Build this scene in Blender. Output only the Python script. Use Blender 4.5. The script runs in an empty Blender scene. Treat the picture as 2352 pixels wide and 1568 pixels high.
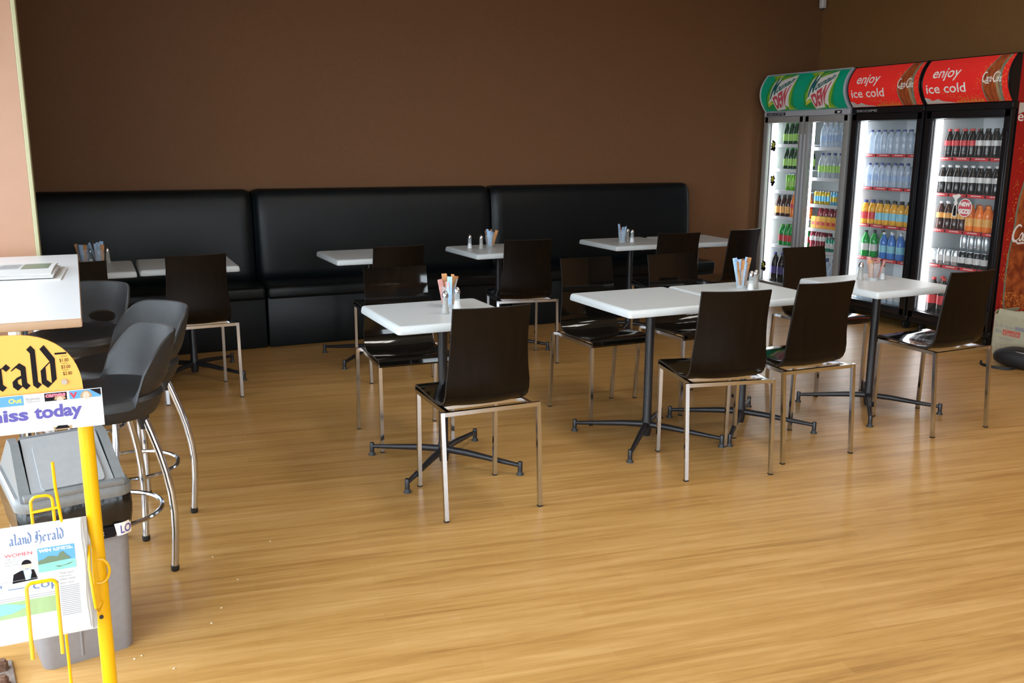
import bpy, bmesh, math, random
from mathutils import Vector, Matrix
C = bpy.context.scene.collection
SC = bpy.context.scene
R = math.radians
PI = math.pi
rnd = random.Random(7)

# ------------------------------------------------------------------ camera
def make_camera():
    f, pit, roll, yaw, h = 2107.7, R(12.1359), R(.3003), R(24.7947), 1.4757
    fw = Vector((math.sin(yaw)*math.cos(pit), math.cos(yaw)*math.cos(pit), -math.sin(pit)))
    r = Vector((math.cos(yaw), -math.sin(yaw), 0)); u = r.cross(fw)
    c, s = math.cos(roll), math.sin(roll)
    r2 = r*c+u*s; u2 = u*c-r*s
    cam = bpy.data.cameras.new('camera'); cam.sensor_width = 36; cam.lens = f/2352*36
    cam.clip_start = .05; cam.clip_end = 100
    o = bpy.data.objects.new('camera', cam); C.objects.link(o)
    m = Matrix((r2, u2, -fw)).transposed().to_4x4(); m.translation = (0, 0, h)
    o.matrix_world = m
    SC.camera = o
make_camera()

# ------------------------------------------------------------------ light
w = bpy.data.worlds.new('sky'); SC.world = w; w.use_nodes = True
bg = w.node_tree.nodes['Background']
bg.inputs[0].default_value = (.80, .91, 1, 1); bg.inputs[1].default_value = 8.0
SC.view_settings.view_transform = 'Standard'; SC.view_settings.look = 'None'
SC.view_settings.gamma = 1; SC.view_settings.use_curve_mapping = False
SC.view_settings.exposure = 0.28
SC.cycles.max_bounces = 10; SC.cycles.diffuse_bounces = 5; SC.cycles.glossy_bounces = 5
SC.cycles.transparent_max_bounces = 24; SC.cycles.transmission_bounces = 6
SC.cycles.sample_clamp_indirect = 6; SC.cycles.caustics_reflective = False; SC.cycles.caustics_refractive = False
try: SC.cycles.use_denoising = True
except Exception: pass

def portal(name, loc, rot, sx, sy):
    l = bpy.data.lights.new(name, 'AREA'); l.shape = 'RECTANGLE'; l.size = sx; l.size_y = sy
    o = bpy.data.objects.new(name, l); C.objects.link(o); o.location = loc; o.rotation_euler = rot
    l.cycles.is_portal = True
WX = -1.42          # left glazed wall
FY = -2.6           # shopfront behind the camera
RX = 6.72; BY = 7.33; CZ = 3.15
portal('sky_portal', (WX-.02, 1.45, 1.35), (0, R(-90), 0), 2.5, 7.0)
portal('sky_portal', (.0, FY-.02, 1.4), (R(90), 0, 0), 2.6, 2.5)

def tube_light(name, loc, rot, sx, sy, power, col=(1, 1, 1)):
    l = bpy.data.lights.new(name, 'AREA'); l.shape = 'RECTANGLE'; l.size = sx; l.size_y = sy
    l.energy = power; l.color = col
    o = bpy.data.objects.new(name, l); C.objects.link(o); o.location = loc; o.rotation_euler = rot
    return o

# ------------------------------------------------------------------ materials
def mat(name, col, rough=.5, metal=0, **k):
    m = bpy.data.materials.new(name); m.use_nodes = True
    b = m.node_tree.nodes['Principled BSDF']
    b.inputs['Base Color'].default_value = (*col, 1)
    b.inputs['Roughness'].default_value = rough
    b.inputs['Metallic'].default_value = metal
    for kk, v in k.items():
        b.inputs[kk.replace('_', ' ')].default_value = v
    return m
def nodes(m): return m.node_tree.nodes, m.node_tree.links, m.node_tree.nodes['Principled BSDF']
def noise_mat(name, c1, c2, scale, rough, stretch=(1, 1, 1), bump=0, bscale=None, detail=4, metal=0, lo=.35, hi=.65, **k):
    m = mat(name, c1, rough, metal, **k); n, l, b = nodes(m)
    tc = n.new('ShaderNodeTexCoord'); mp = n.new('ShaderNodeMapping'); mp.inputs['Scale'].default_value = stretch
    nz = n.new('ShaderNodeTexNoise'); nz.inputs['Scale'].default_value = scale; nz.inputs['Detail'].default_value = detail
    rp = n.new('ShaderNodeValToRGB'); rp.color_ramp.elements[0].position = lo; rp.color_ramp.elements[1].position = hi
    rp.color_ramp.elements[0].color = (*c1, 1); rp.color_ramp.elements[1].color = (*c2, 1)
    l.new(tc.outputs['Object'], mp.inputs[0]); l.new(mp.outputs[0], nz.inputs['Vector'])
    l.new(nz.outputs['Fac'], rp.inputs[0]); l.new(rp.outputs[0], b.inputs['Base Color'])
    if bump:
        n2 = n.new('ShaderNodeTexNoise'); n2.inputs['Scale'].default_value = bscale or scale; n2.inputs['Detail'].default_value = 3
        bp = n.new('ShaderNodeBump'); bp.inputs['Strength'].default_value = bump; bp.inputs['Distance'].default_value = .002
        l.new(mp.outputs[0], n2.inputs['Vector']); l.new(n2.outputs['Fac'], bp.inputs['Height']); l.new(bp.outputs[0], b.inputs['Normal'])
    return m
def emit(name, col, s):
    return mat(name, col, .5, Emission_Color=(*col, 1), Emission_Strength=s)
def thin(name, col, alpha, rough=.05, spec=.5):
    m = mat(name, col, rough); nodes(m)[2].inputs['Alpha'].default_value = alpha
    nodes(m)[2].inputs['Specular IOR Level'].default_value = spec
    return m

def floor_material():
    m = mat('oak_laminate', (.5, .3, .13), .3); n, l, b = nodes(m)
    tc = n.new('ShaderNodeTexCoord'); mp = n.new('ShaderNodeMapping'); mp.inputs['Rotation'].default_value = (0, 0, R(8))
    l.new(tc.outputs['Object'], mp.inputs[0])
    bk = n.new('ShaderNodeTexBrick'); bk.inputs['Scale'].default_value = 1; bk.inputs['Brick Width'].default_value = .62
    bk.inputs['Row Height'].default_value = .066; bk.inputs['Mortar Size'].default_value = .0006; bk.offset = .37
    bk.inputs['Color1'].default_value = (.60, .60, .60, 1); bk.inputs['Color2'].default_value = (.4, .4, .4, 1); bk.inputs['Mortar'].default_value = (.36, .36, .36, 1)
    l.new(mp.outputs[0], bk.inputs['Vector'])
    def streak(scale, sx, sy, det):
        m2 = n.new('ShaderNodeMapping'); m2.inputs['Scale'].default_value = (sx, sy, 1)
        z = n.new('ShaderNodeTexNoise'); z.inputs['Scale'].default_value = scale; z.inputs['Detail'].default_value = det; z.inputs['Distortion'].default_value = .6
        l.new(mp.outputs[0], m2.inputs[0]); l.new(m2.outputs[0], z.inputs['Vector']); return z.outputs['Fac']
    a1 = streak(3, .55, 11, 5); a2 = streak(14, .8, 14, 5); a3 = streak(2.2, .25, 4, 3)
    def mix(a, bb, f):
        x = n.new('ShaderNodeMix'); x.data_type = 'FLOAT'; x.inputs[0].default_value = f
        l.new(a, x.inputs[2]); l.new(bb, x.inputs[3]); return x.outputs[0]
    g = mix(mix(a1, a2, .3), a3, .3)
    bw = n.new('ShaderNodeRGBToBW'); l.new(bk.outputs['Color'], bw.inputs[0])
    g2 = mix(g, bw.outputs[0], .22)
    rp = n.new('ShaderNodeValToRGB'); e = rp.color_ramp.elements
    e[0].position = .36; e[0].color = (.34, .170, .046, 1); e[1].position = .60; e[1].color = (.61, .365, .135, 1)
    ee = e.new(.48); ee.color = (.50, .275, .082, 1)
    l.new(g2, rp.inputs[0]); l.new(rp.outputs[0], b.inputs['Base Color'])
    b.inputs['Specular IOR Level'].default_value = .45
    rr = n.new('ShaderNodeMapRange'); rr.inputs[3].default_value = .25; rr.inputs[4].default_value = .42
    l.new(a2, rr.inputs[0]); l.new(rr.outputs[0], b.inputs['Roughness'])
    bp = n.new('ShaderNodeBump'); bp.inputs['Strength'].default_value = .12; bp.inputs['Distance'].default_value = .001
    l.new(a2, bp.inputs['Height']); l.new(bp.outputs[0], b.inputs['Normal'])
    return m

M = {}
M['floor'] = floor_material()
M['wall'] = noise_mat('brown_paint', (.182, .088, .040), (.192, .093, .043), 40, .6, bump=.15, bscale=260, Specular_IOR_Level=.18)
M['wall_dark'] = noise_mat('brown_paint_matt', (.215, .104, .036), (.225, .110, .040), 40, .6, bump=.15, bscale=260, Specular_IOR_Level=.18)
M['tan'] = noise_mat('tan_panel', (.42, .225, .135), (.44, .24, .145), 6, .35)
M['trim'] = mat('pale_green_trim', (.45, .43, .25), .45)
M['ceiling'] = mat('ceiling_white', (.55, .53, .5), .8)
M['white'] = mat('white_paint', (.7, .7, .68), .5)
M['glass'] = thin('window_glass', (.9, .95, .95), .06)
M['alu'] = mat('aluminium', (.35, .36, .37), .4, .6)
M['vinyl'] = noise_mat('black_leatherette', (.0026, .0050, .0064), (.0036, .0066, .0084), 20, .36, bump=.25, bscale=420, Specular_IOR_Level=.30)
M['table'] = noise_mat('grey_white_laminate', (.60, .65, .675), (.64, .69, .715), 300, .34)
M['blackmetal'] = noise_mat('black_powder_coat', (.012, .012, .015), (.016, .016, .019), 80, .36, bump=.05)
M['rubber'] = mat('dark_rubber', (.03, .032, .033), .6)
M['chrome'] = mat('chrome', (.62, .65, .70), .14, 1)
M['wenge'] = noise_mat('dark_lacquered_ply', (.0030, .0030, .0026), (.0050, .0046, .0038), 9, .05, stretch=(5, 5, .5), Specular_IOR_Level=.6)
M['wenge_back'] = noise_mat('wenge_satin_back', (.0036, .0021, .0014), (.0068, .0040, .0027), 9, .3, stretch=(5, 5, .5), Specular_IOR_Level=.2)
M['wenge_edge'] = mat('ply_edge', (.02, .017, .016), .3)
M['plastic'] = noise_mat('charcoal_plastic', (.022, .024, .026), (.026, .028, .031), 60, .42, bump=.08, bscale=500)
M['bartop'] = mat('white_laminate', (.80, .82, .84), .35)
M['baredge'] = mat('beige_edge', (.50, .33, .21), .4)
M['yellow'] = mat('yellow_enamel', (.78, .43, .003), .22)
M['board'] = mat('orange_yellow_board', (.80, .40, .07), .4)
M['paper'] = noise_mat('newsprint', (.60, .60, .59), (.64, .64, .63), 90, .8)
M['banner'] = mat('banner_paper', (.80, .81, .84), .45)
M['ink'] = mat('black_ink', (.009, .007, .009), .8, Specular_IOR_Level=.15)
M['blueink'] = mat('blue_ink', (.10, .16, .32), .6)
M['violet'] = mat('violet_ink', (.09, .075, .33), .6)
M['greyink'] = mat('grey_ink', (.28, .28, .30), .7)
M['redink'] = mat('red_ink', (.55, .03, .06), .6)
M['pink'] = mat('pink_ink', (.75, .18, .25), .6)
M['skin'] = mat('printed_skin', (.70, .45, .36), .7)
M['hair'] = mat('printed_hair', (.40, .27, .14), .7)
M['sky'] = mat('printed_sky', (.09, .30, .62), .6)
M['l_sky_print'] = mat('pale_blue_print', (.35, .50, .52), .7)
M['sea'] = mat('printed_sea', (.20, .52, .42), .6)
M['rock'] = mat('printed_rock', (.12, .17, .10), .7)
M['leaf'] = mat('printed_leaf', (.30, .42, .20), .7)
M['binbody'] = noise_mat('grey_bin_plastic', (.22, .21, .22), (.235, .225, .235), 50, .5, bump=.1, bscale=700)
M['binlid'] = noise_mat('grey_lid_plastic', (.17, .18, .185), (.19, .20, .205), 50, .38)
M['binflap_lit'] = noise_mat('window_lit_flap_plastic', (.29, .30, .31), (.31, .32, .33), 50, .35)  # lid plastic lightened in colour to stand for the window's reflection
M['liner'] = noise_mat('black_bin_bag', (.006, .006, .006), (.012, .012, .012), 30, .2, bump=.9, bscale=26)
M['rust'] = noise_mat('rusty_steel', (.10, .045, .025), (.20, .11, .07), 60, .75, bump=.6, metal=.2)
M['plate'] = noise_mat('dull_steel', (.20, .15, .13), (.26, .21, .18), 40, .6)
M['silver'] = mat('silver_frame', (.42, .43, .42), .35, .35)
M['headsilver'] = mat('header_silver', (.50, .52, .58), .35, .2)
M['fblack'] = mat('fridge_black', (.008, .008, .010), .3)
M['liner_white'] = mat('fridge_liner', (.72, .75, .76), .5)
M['shelf'] = mat('white_shelf', (.62, .64, .68), .4)
M['fridge_tube'] = emit('fridge_tube', (.93, .97, 1.0), 8.0)
M['doorglass'] = thin('fridge_glass', (.6, .7, .7), .025)
M['dewgreen'] = mat('header_green', (.0, .27, .155), .2, Emission_Color=(.0, .30, .17, 1), Emission_Strength=.15)
M['red'] = mat('header_red', (.62, .022, .018), .2, Emission_Color=(.8, .03, .025, 1), Emission_Strength=.22)
M['dred'] = mat('side_red', (.42, .012, .012), .3)
M['strip'] = mat('red_price_strip', (.58, .03, .04), .4)
M['wink'] = mat('white_ink', (.92, .90, .86), .5)
M['teal'] = mat('teal_ink', (.01, .14, .15), .5)
M['lime'] = mat('lime_ink', (.25, .52, .03), .5)
M['yel_ink'] = mat('yellow_ink', (.68, .70, .08), .5)
M['dewred'] = mat('logo_red', (.66, .09, .12), .5)
M['amber'] = noise_mat('cola_print', (.22, .035, .012), (.50, .12, .03), 16, .4, stretch=(1, 6, 1))
M['splash'] = mat('orange_splash', (.75, .25, .05), .5)
M['bottle_edge'] = mat('bottle_glass_print', (.20, .26, .19), .4)
M['ice'] = mat('ice_print', (.62, .60, .56), .5)
M['card'] = noise_mat('cardboard', (.44, .42, .30), (.48, .46, .33), 30, .8)
M['box_red'] = mat('box_red_print', (.60, .12, .09), .7)
M['bag'] = mat('black_nylon', (.012, .013, .016), .55)
M['crumb'] = mat('crumb', (.75, .68, .5), .8)
M['tumbler'] = thin('clear_tumbler', (.75, .82, .85), .30, .03, .8)
M['salt'] = mat('salt', (.85, .86, .88), .7)
M['pepper'] = noise_mat('pepper', (.16, .13, .09), (.38, .33, .25), 260, .8)
M['sach_blue'] = noise_mat('blue_sachet', (.30, .52, .80), (.52, .70, .92), 60, .5)
M['sach_brown'] = noise_mat('brown_sachet', (.42, .17, .06), (.66, .33, .12), 60, .4)
M['sach_pink'] = noise_mat('pink_sachet', (.52, .25, .22), (.66, .36, .33), 60, .5)
M['glide'] = mat('black_glide', (.01, .01, .01), .5)
M['lampglow'] = emit('ceiling_tube', (1, .98, .94), 9)
M['downglow'] = emit('downlight_glow', (1, .85, .62), 12)

# ------------------------------------------------------------------ mesh helpers
class MB:
    def __init__(self): self.v = []; self.f = []; self.mi = []
    def add(self, vs, fs, mi=0, mx=None):
        o = len(self.v)
        self.v += [tuple(mx @ Vector(p)) if mx else tuple(p) for p in vs]
        self.f += [tuple(i+o for i in f) for f in fs]; self.mi += [mi]*len(fs)
        return self
    def box(self, c, s, bev=0, seg=2, mi=0, rot=None):
        x, y, z = [a/2 for a in s]
        mx = Matrix.Translation(c) @ (rot.to_4x4() if rot else Matrix())
        if bev <= 0:
            vs = [(a*x, b*y, d*z) for a in (-1, 1) for b in (-1, 1) for d in (-1, 1)]
            return self.add(vs, [(0, 1, 3, 2), (4, 6, 7, 5), (0, 4, 5, 1), (2, 3, 7, 6), (0, 2, 6, 4), (1, 5, 7, 3)], mi, mx)
        bm = bmesh.new(); bmesh.ops.create_cube(bm, size=1)
        for v in bm.verts: v.co = Vector((v.co.x*2*x, v.co.y*2*y, v.co.z*2*z))
        bmesh.ops.bevel(bm, geom=bm.edges[:], offset=bev, segments=seg, affect='EDGES', profile=.5)
        bm.verts.index_update()
        self.add([v.co.copy() for v in bm.verts], [[v.index for v in f.verts] for f in bm.faces], mi, mx); bm.free(); return self
    def lathe(self, prof, n=16, c=(0, 0, 0), mi=0, mx=None, cap=True, sq=1):
        vs = []; fs = []
        for r, z in prof:
            for k in range(n):
                a = 2*PI*k/n
                vs.append((c[0]+r*math.cos(a), c[1]+r*math.sin(a)*sq, c[2]+z))
        for i in range(len(prof)-1):
            for k in range(n):
                k2 = (k+1) % n
                fs.append((i*n+k, i*n+k2, (i+1)*n+k2, (i+1)*n+k))
        if cap:
            fs.append(tuple(range(n))[::-1]); fs.append(tuple((len(prof)-1)*n+k for k in range(n)))
        return self.add(vs, fs, mi, mx)
    def tube(self, pts, r, n=8, mi=0, closed=False, square=False, cap=True):
        P = [Vector(p) for p in pts]; m = len(P)
        rr = r if isinstance(r, (list, tuple)) else [r]*m
        vs = []; fs = []
        up = None
        for i in range(m):
            if closed: t = (P[(i+1) % m]-P[i-1])
            else: t = P[min(i+1, m-1)]-P[max(i-1, 0)]
            t.normalize()
            if up is None:
                up = Vector((0, 0, 1)) if abs(t.z) < .9 else Vector((0, 1, 0))
            s = t.cross(up); s.normalize(); u = s.cross(t); u.normalize(); up = u
            k_n = 4 if square else n
            for k in range(k_n):
                a = 2*PI*k/k_n + (PI/4 if square else 0)
                q = rr[i]*(1.414 if square else 1)
                vs.append(P[i]+s*math.cos(a)*q+u*math.sin(a)*q)
        n = 4 if square else n
        for i in range(m if closed else m-1):
            j = (i+1) % m
            for k in range(n):
                k2 = (k+1) % n
                fs.append((i*n+k, i*n+k2, j*n+k2, j*n+k))
        if not closed and cap:
            fs.append(tuple(range(n))[::-1]); fs.append(tuple((m-1)*n+k for k in range(n)))
        return self.add(vs, fs, mi)
    def grid(self, rows, mi=0, closed=False):
        n = len(rows[0]); vs = [p for r in rows for p in r]; fs = []
        for i in range(len(rows)-1):
            for k in range(n if closed else n-1):
                k2 = (k+1) % n
                fs.append((i*n+k, i*n+k2, (i+1)*n+k2, (i+1)*n+k))
        return self.add(vs, fs, mi)
    def prism(self, outline, z0, z1, mi=0, mx=None):
        n = len(outline)
        vs = [(x, y, z0) for x, y in outline]+[(x, y, z1) for x, y in outline]
        fs = [tuple(range(n))[::-1], tuple(range(n, 2*n))]+[(i, (i+1) % n, n+(i+1) % n, n+i) for i in range(n)]
        return self.add(vs, fs, mi, mx)
    def build(self, name, mats, parent=None, smooth=True, loc=None, mods=None):
        me = bpy.data.meshes.new(name); me.from_pydata(self.v, [], self.f)
        if not isinstance(mats, (list, tuple)): mats = [mats]
        for m in mats: me.materials.append(m)
        if len(mats) > 1: me.polygons.foreach_set('material_index', self.mi)
        bm = bmesh.new(); bm.from_mesh(me); bmesh.ops.recalc_face_normals(bm, faces=bm.faces[:]); bm.to_mesh(me); bm.free()
        if smooth:
            me.polygons.foreach_set('use_smooth', [True]*len(me.polygons)); me.set_sharp_from_angle(angle=R(38))
        o = bpy.data.objects.new(name, me); C.objects.link(o)
        if parent: o.parent = parent
        if loc: o.location = loc
        return o
def tag(o, label=None, cat=None, group=None, kind=None):
    if label: o['label'] = label
    if cat: o['category'] = cat
    if group: o['group'] = group
    if kind: o['kind'] = kind
    return o
def empty(name, loc, rz, label, cat, group=None):
    o = bpy.data.objects.new(name, None); C.objects.link(o); o.location = loc; o.rotation_euler = (0, 0, rz)
    o.empty_display_size = .1
    return tag(o, label, cat, group)
def dup(root, loc, rz, label, group=None):
    def cp(o, p):
        c = o.copy(); C.objects.link(c); c.parent = p
        for ch in list(o.children): cp(ch, c)
        return c
    r = cp(root, None); r.location = loc; r.rotation_euler = (0, 0, rz); r['label'] = label
    if group: r['group'] = group
    return r
def rrect(x0, y0, x1, y1, r, n=5):
    out = []
    for cx, cy, a in ((x1-r, y0+r, -90), (x1-r, y1-r, 0), (x0+r, y1-r, 90), (x0+r, y0+r, 180)):
        for i in range(n+1):
            t = R(a+90*i/n); out.append((cx+r*math.cos(t), cy+r*math.sin(t)))
    return out

# ---- flat artwork: polygons in (u,v), bent onto a surface by a mapping
_dg = None
_tc = {}
def text2d(s, shear=0, bold=0.0):
    key = (s, shear, bold)
    if key in _tc: return _tc[key]
    cu = bpy.data.curves.new('t', 'FONT'); cu.body = s; cu.size = 1; cu.shear = shear; cu.offset = bold; cu.resolution_u = 3
    o = bpy.data.objects.new('t', cu); C.objects.link(o)
    dg = bpy.context.evaluated_depsgraph_get(); dg.update()
    me = o.evaluated_get(dg).to_mesh()
    v = [(p.co.x, p.co.y) for p in me.vertices]; f = [tuple(q.vertices) for q in me.polygons]
    o.evaluated_get(dg).to_mesh_clear(); bpy.data.objects.remove(o); bpy.data.curves.remove(cu)
    x0 = min(p[0] for p in v); x1 = max(p[0] for p in v); y0 = min(p[1] for p in v); y1 = max(p[1] for p in v)
    v = [((x-x0)/(x1-x0), (y-y0)/(y1-y0)) for x, y in v]
    _tc[key] = (v, f, (x1-x0), (y1-y0)); return _tc[key]
class Art:
    def __init__(self): self.v = []; self.f = []
    def poly(self, pts):
        o = len(self.v); self.v += [tuple(p) for p in pts]; self.f.append(tuple(range(o, o+len(pts)))); return self
    def rect(self, x0, y0, x1, y1): return self.poly([(x0, y0), (x1, y0), (x1, y1), (x0, y1)])
    def text(self, s, x0, y0, x1, y1, shear=0, bold=0):
        v, f, _, _ = text2d(s, shear, bold); o = len(self.v)
        self.v += [(x0+(x1-x0)*a, y0+(y1-y0)*b) for a, b in v]; self.f += [tuple(i+o for i in q) for q in f]; return self
    def textq(self, s, bl, br, tr, tl, shear=0, bold=0):
        v, f, _, _ = text2d(s, shear, bold); o = len(self.v)
        for a, b in v:
            x = (bl[0]*(1-a)+br[0]*a)*(1-b)+(tl[0]*(1-a)+tr[0]*a)*b
            y = (bl[1]*(1-a)+br[1]*a)*(1-b)+(tl[1]*(1-a)+tr[1]*a)*b
            self.v.append((x, y))
        self.f += [tuple(i+o for i in q) for q in f]; return self
    def nib(self, pts, wd, ang=None, T=None):
        T = T or (lambda p: p)
        if ang is not None:
            nx, ny = math.cos(R(ang))*wd/2, math.sin(R(ang))*wd/2
            tx, ty = -math.sin(R(ang))*wd*.09, math.cos(R(ang))*wd*.09
            for a, b in zip(pts, pts[1:]):
                c = [(p[0]+s*nx+t*tx, p[1]+s*ny+t*ty) for p in (a, b) for s in (-1, 1) for t in (-1, 1)]
                self.poly([T(p) for p in hull(c)])
        else:
            for a, b in zip(pts, pts[1:]):
                wa = (a[2] if len(a) > 2 else 1)*wd/2; wb = (b[2] if len(b) > 2 else 1)*wd/2
                c = [(a[0]+wa*math.cos(k*PI/4), a[1]+wa*math.sin(k*PI/4)) for k in range(8)]
                c += [(b[0]+wb*math.cos(k*PI/4), b[1]+wb*math.sin(k*PI/4)) for k in range(8)]
                self.poly([T(p) for p in hull(c)])
        return self
    def build(self, name, m, parent, mp, cutv=None, cutu=None):
        bm = bmesh.new()
        vs = [bm.verts.new((x, y, 0)) for x, y in self.v]
        for j, f in enumerate(self.f):
            try: bm.faces.new([vs[i] for i in f])
            except ValueError: pass
            for i in f: vs[i].co.z = (j % 12)*1.2e-5
        bmesh.ops.triangulate(bm, faces=bm.faces[:])
        for cut, no in ((cutv, (0, 1, 0)), (cutu, (1, 0, 0))):
            if cut:
                a, b, st = cut; t = a+st
                while t < b:
                    co = (0, t, 0) if no[1] else (t, 0, 0)
                    bmesh.ops.bisect_plane(bm, geom=bm.verts[:]+bm.edges[:]+bm.faces[:], plane_co=co, plane_no=no)
                    t += st
        for v in bm.verts:
            a_, b_, z_ = v.co; q = Vector(mp(a_, b_)); d_ = 1e-4
            nn = (Vector(mp(a_+d_, b_))-q).cross(Vector(mp(a_, b_+d_))-q)
            v.co = q+nn.normalized()*z_ if nn.length > 0 else q
        me = bpy.data.meshes.new(name); bm.to_mesh(me); bm.free(); me.materials.append(m)
        o = bpy.data.objects.new(name, me); C.objects.link(o); o.parent = parent
        return o
def hull(p):
    p = sorted(set((round(a, 7), round(b, 7)) for a, b in p))
    def half(q):
        h = []
        for c in q:
            while len(h) > 1 and (h[-1][0]-h[-2][0])*(c[1]-h[-2][1])-(h[-1][1]-h[-2][1])*(c[0]-h[-2][0]) <= 0: h.pop()
            h.append(c)
        return h
    a = half(p); b = half(p[::-1]); return a[:-1]+b[:-1]
def arc(cx, cy, rx, ry, a0, a1, n=12, w=None):
    return [(cx+rx*math.cos(R(a0+(a1-a0)*i/n)), cy+ry*math.sin(R(a0+(a1-a0)*i/n)), (w or (lambda t: 1))(i/n)) for i in range(n+1)]
BL = {  # blackletter strokes, x-height 1
 'e': ([[(.08, .72), (.08, .22), (.27, .03), (.48, .2)], [(.08, .72), (.28, .93), (.44, .72), (.14, .48)]], .66),
 'r': ([[(.05, .93), (.17, .78), (.17, .15), (.3, .03)], [(.17, .76), (.38, .95), (.5, .82)]], .62),
 'a': ([[(.08, .82), (.25, .95), (.44, .80), (.44, .15), (.56, .03)], [(.44, .52), (.1, .36), (.1, .15), (.24, .02), (.44, .18)]], .68),
 'l': ([[(.05, 1.62), (.17, 1.46), (.17, .15), (.3, .03)]], .42),
 'd': ([[(.12, 1.6), (.46, 1.05), (.46, .2), (.27, .02), (.08, .2), (.08, .72), (.3, .93)]], .66),
 'n': ([[(.05, .93), (.16, .78), (.16, .08)], [(.16, .76), (.38, .95), (.48, .8), (.48, .15), (.6, .03)]], .70),
 'H': ([[(.0, 1.35), (.2, 1.55), (.32, 1.4), (.32, .25), (.12, .02), (0, .15)], [(.32, .8), (.6, 1.02), (.8, .8), (.8, .1), (.6, -.25)], [(.32, 1.4), (.6, 1.62), (.72, 1.5)], [(.14, 1.1), (.14, .4)]], 1.02),
 ' ': ([], .4), '.': ([[(.08, .06), (.16, .1)]], .3), 'Z': ([[(.0, 1.4), (.6, 1.4), (.1, .1), (.7, .1)]], .9),
 'w': ([[(.05, .9), (.12, .15), (.25, .03), (.38, .2), (.38, .9)], [(.38, .2), (.5, .03), (.65, .2), (.65, .75)]], .8),
}
def blackletter(art, s, x, y, h, nibw=.24):
    for ch in s:
        st, adv = BL[ch]
        for p in st: art.nib(p, nibw, 42, T=lambda q: (x+q[0]*h*.95, y+q[1]*h))
        x += adv*h*.95
    return x
def script_logo(art, x, y, wd, ht, rise=0.0):
    sx = wd/7.3; sy = ht/1.9
    T = lambda p: (x+(p[0]+.35*p[1])*sx, y+p[1]*sy+rise*p[0]*sx)
    th = lambda t: .45+1.0*math.sin(PI*t)
    art.nib(arc(.85, .85, .75, .85, 50, 320, 16, th), .26, T=T)
    art.nib([(.95, 0, .7), (1.6, -.28, .9), (2.4, -.22, 1), (3.0, -.3, .4)], .22, T=T)
    for cx in (1.8, 3.15, 5.75, 6.85): art.nib(arc(cx, .42, .27, .4, 0, 360, 12, lambda t: .6+.5*abs(math.cos(PI*t))), .22, T=T)
    art.nib(arc(2.5, .42, .27, .4, 50, 310, 10, th), .2, T=T)
    art.nib([(3.42, .8), (3.42, .15), (3.62, .1)], .2, T=T); art.nib([(7.1, .8), (7.1, .15), (7.3, .1)], .2, T=T)
    art.nib([(3.8, .5), (4.05, .55)], .2, T=T)
    art.nib(arc(4.95, .85, .7, .85, 60, 320, 16, th), .26, T=T)
    art.nib([(4.5, 1.5, .5), (5.4, 1.75, 1), (6.2, 1.5, .5)], .16, T=T)
    art.nib([(6.25, .1), (6.2, 1.1, 1.1), (6.35, 1.6, .6)], .2, T=T)

# ------------------------------------------------------------------ room
def struct(name, mb, m, **k):
    o = mb.build(name, m, **k); o['kind'] = 'structure'; return o
struct('floor', MB().box(((WX+RX)/2, (BY+FY)/2, -.05), (RX-WX+.4, BY-FY+.4, .1)), M['floor'], smooth=False)
struct('ceiling', MB().box(((WX+RX)/2, (BY+FY)/2, CZ+.05), (RX-WX+.4, BY-FY+.4, .1)), M['ceiling'], smooth=False)
struct('wall_back', MB().box(((WX+RX)/2, BY+.05, CZ/2), (RX-WX+.4, .1, CZ)), M['wall'], smooth=False)
struct('wall_right', MB().box((RX+.05, (BY+FY)/2, CZ/2), (.1, BY-FY, CZ)), M['wall_dark'], smooth=False)
# stub wall that ends beside the high counter
sw = struct('wall_stub', MB().box(((WX-.245)/2, 5.23, CZ/2), (-.245-WX, .10, CZ)), M['tan'], smooth=False)
struct('trim_1', MB().box((-.234, 5.23, CZ/2), (.020, .112, CZ), .003, 1), M['trim'])
# left glazed wall
lw = MB().box((WX-.05, 6.3, CZ/2), (.1, 2.2, CZ)).box((WX-.05, 1.3, .06), (.1, 7.8, .12)).box((WX-.05, 1.3, (CZ+2.65)/2), (.1, 7.8, CZ-2.65))
struct('wall_left', lw, M['wall'], smooth=False)
fw_ = MB().box((1.95, FY-.05, CZ/2), (1.3, .1, CZ)).box(((RX+3.6)/2, FY-.05, CZ/2), (RX-3.6, .1, CZ)).box((3.1, FY-.05, (CZ+2.2)/2), (1.0, .1, CZ-2.2)).box((WX+.2, FY-.05, CZ/2), (.4, .1, CZ)).box((.2, FY-.05, .06), (2.3, .1, .12)).box((.2, FY-.05, (CZ+2.65)/2), (2.3, .1, CZ-2.65))
struct('wall_front', fw_, M['wall'], smooth=False)
def window(n, p0, p1, k):
    fr = MB(); a = Vector(p0); b = Vector(p1); d = (b-a)
    al = abs(d.y) > abs(d.x)
    def bar(c, l, vert):
        s = (.06, .06, l) if vert else ((.06, l, .06) if al else (l, .06, .06))
        fr.box(c, s)
    for i in range(k+1):
        c = a+d*i/k; bar((c.x, c.y, 1.385), 2.53, True)
    m_ = (a+b)/2
    for z in (.15, 2.1, 2.62): bar((m_.x, m_.y, z), d.length, False)
    o = struct('window_%d' % n, fr, M['alu'], smooth=False)
    g = MB().box((m_.x, m_.y, 1.385), (.006, d.length-.02, 2.5) if al else (d.length-.02, .006, 2.5)).build('pane', M['glass'], o, smooth=False)
window(1, (WX-.05, -2.5, 0), (WX-.05, 5.15, 0), 5)
window(2, (WX+.42, FY-.05, 0), (1.28, FY-.05, 0), 2)
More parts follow.
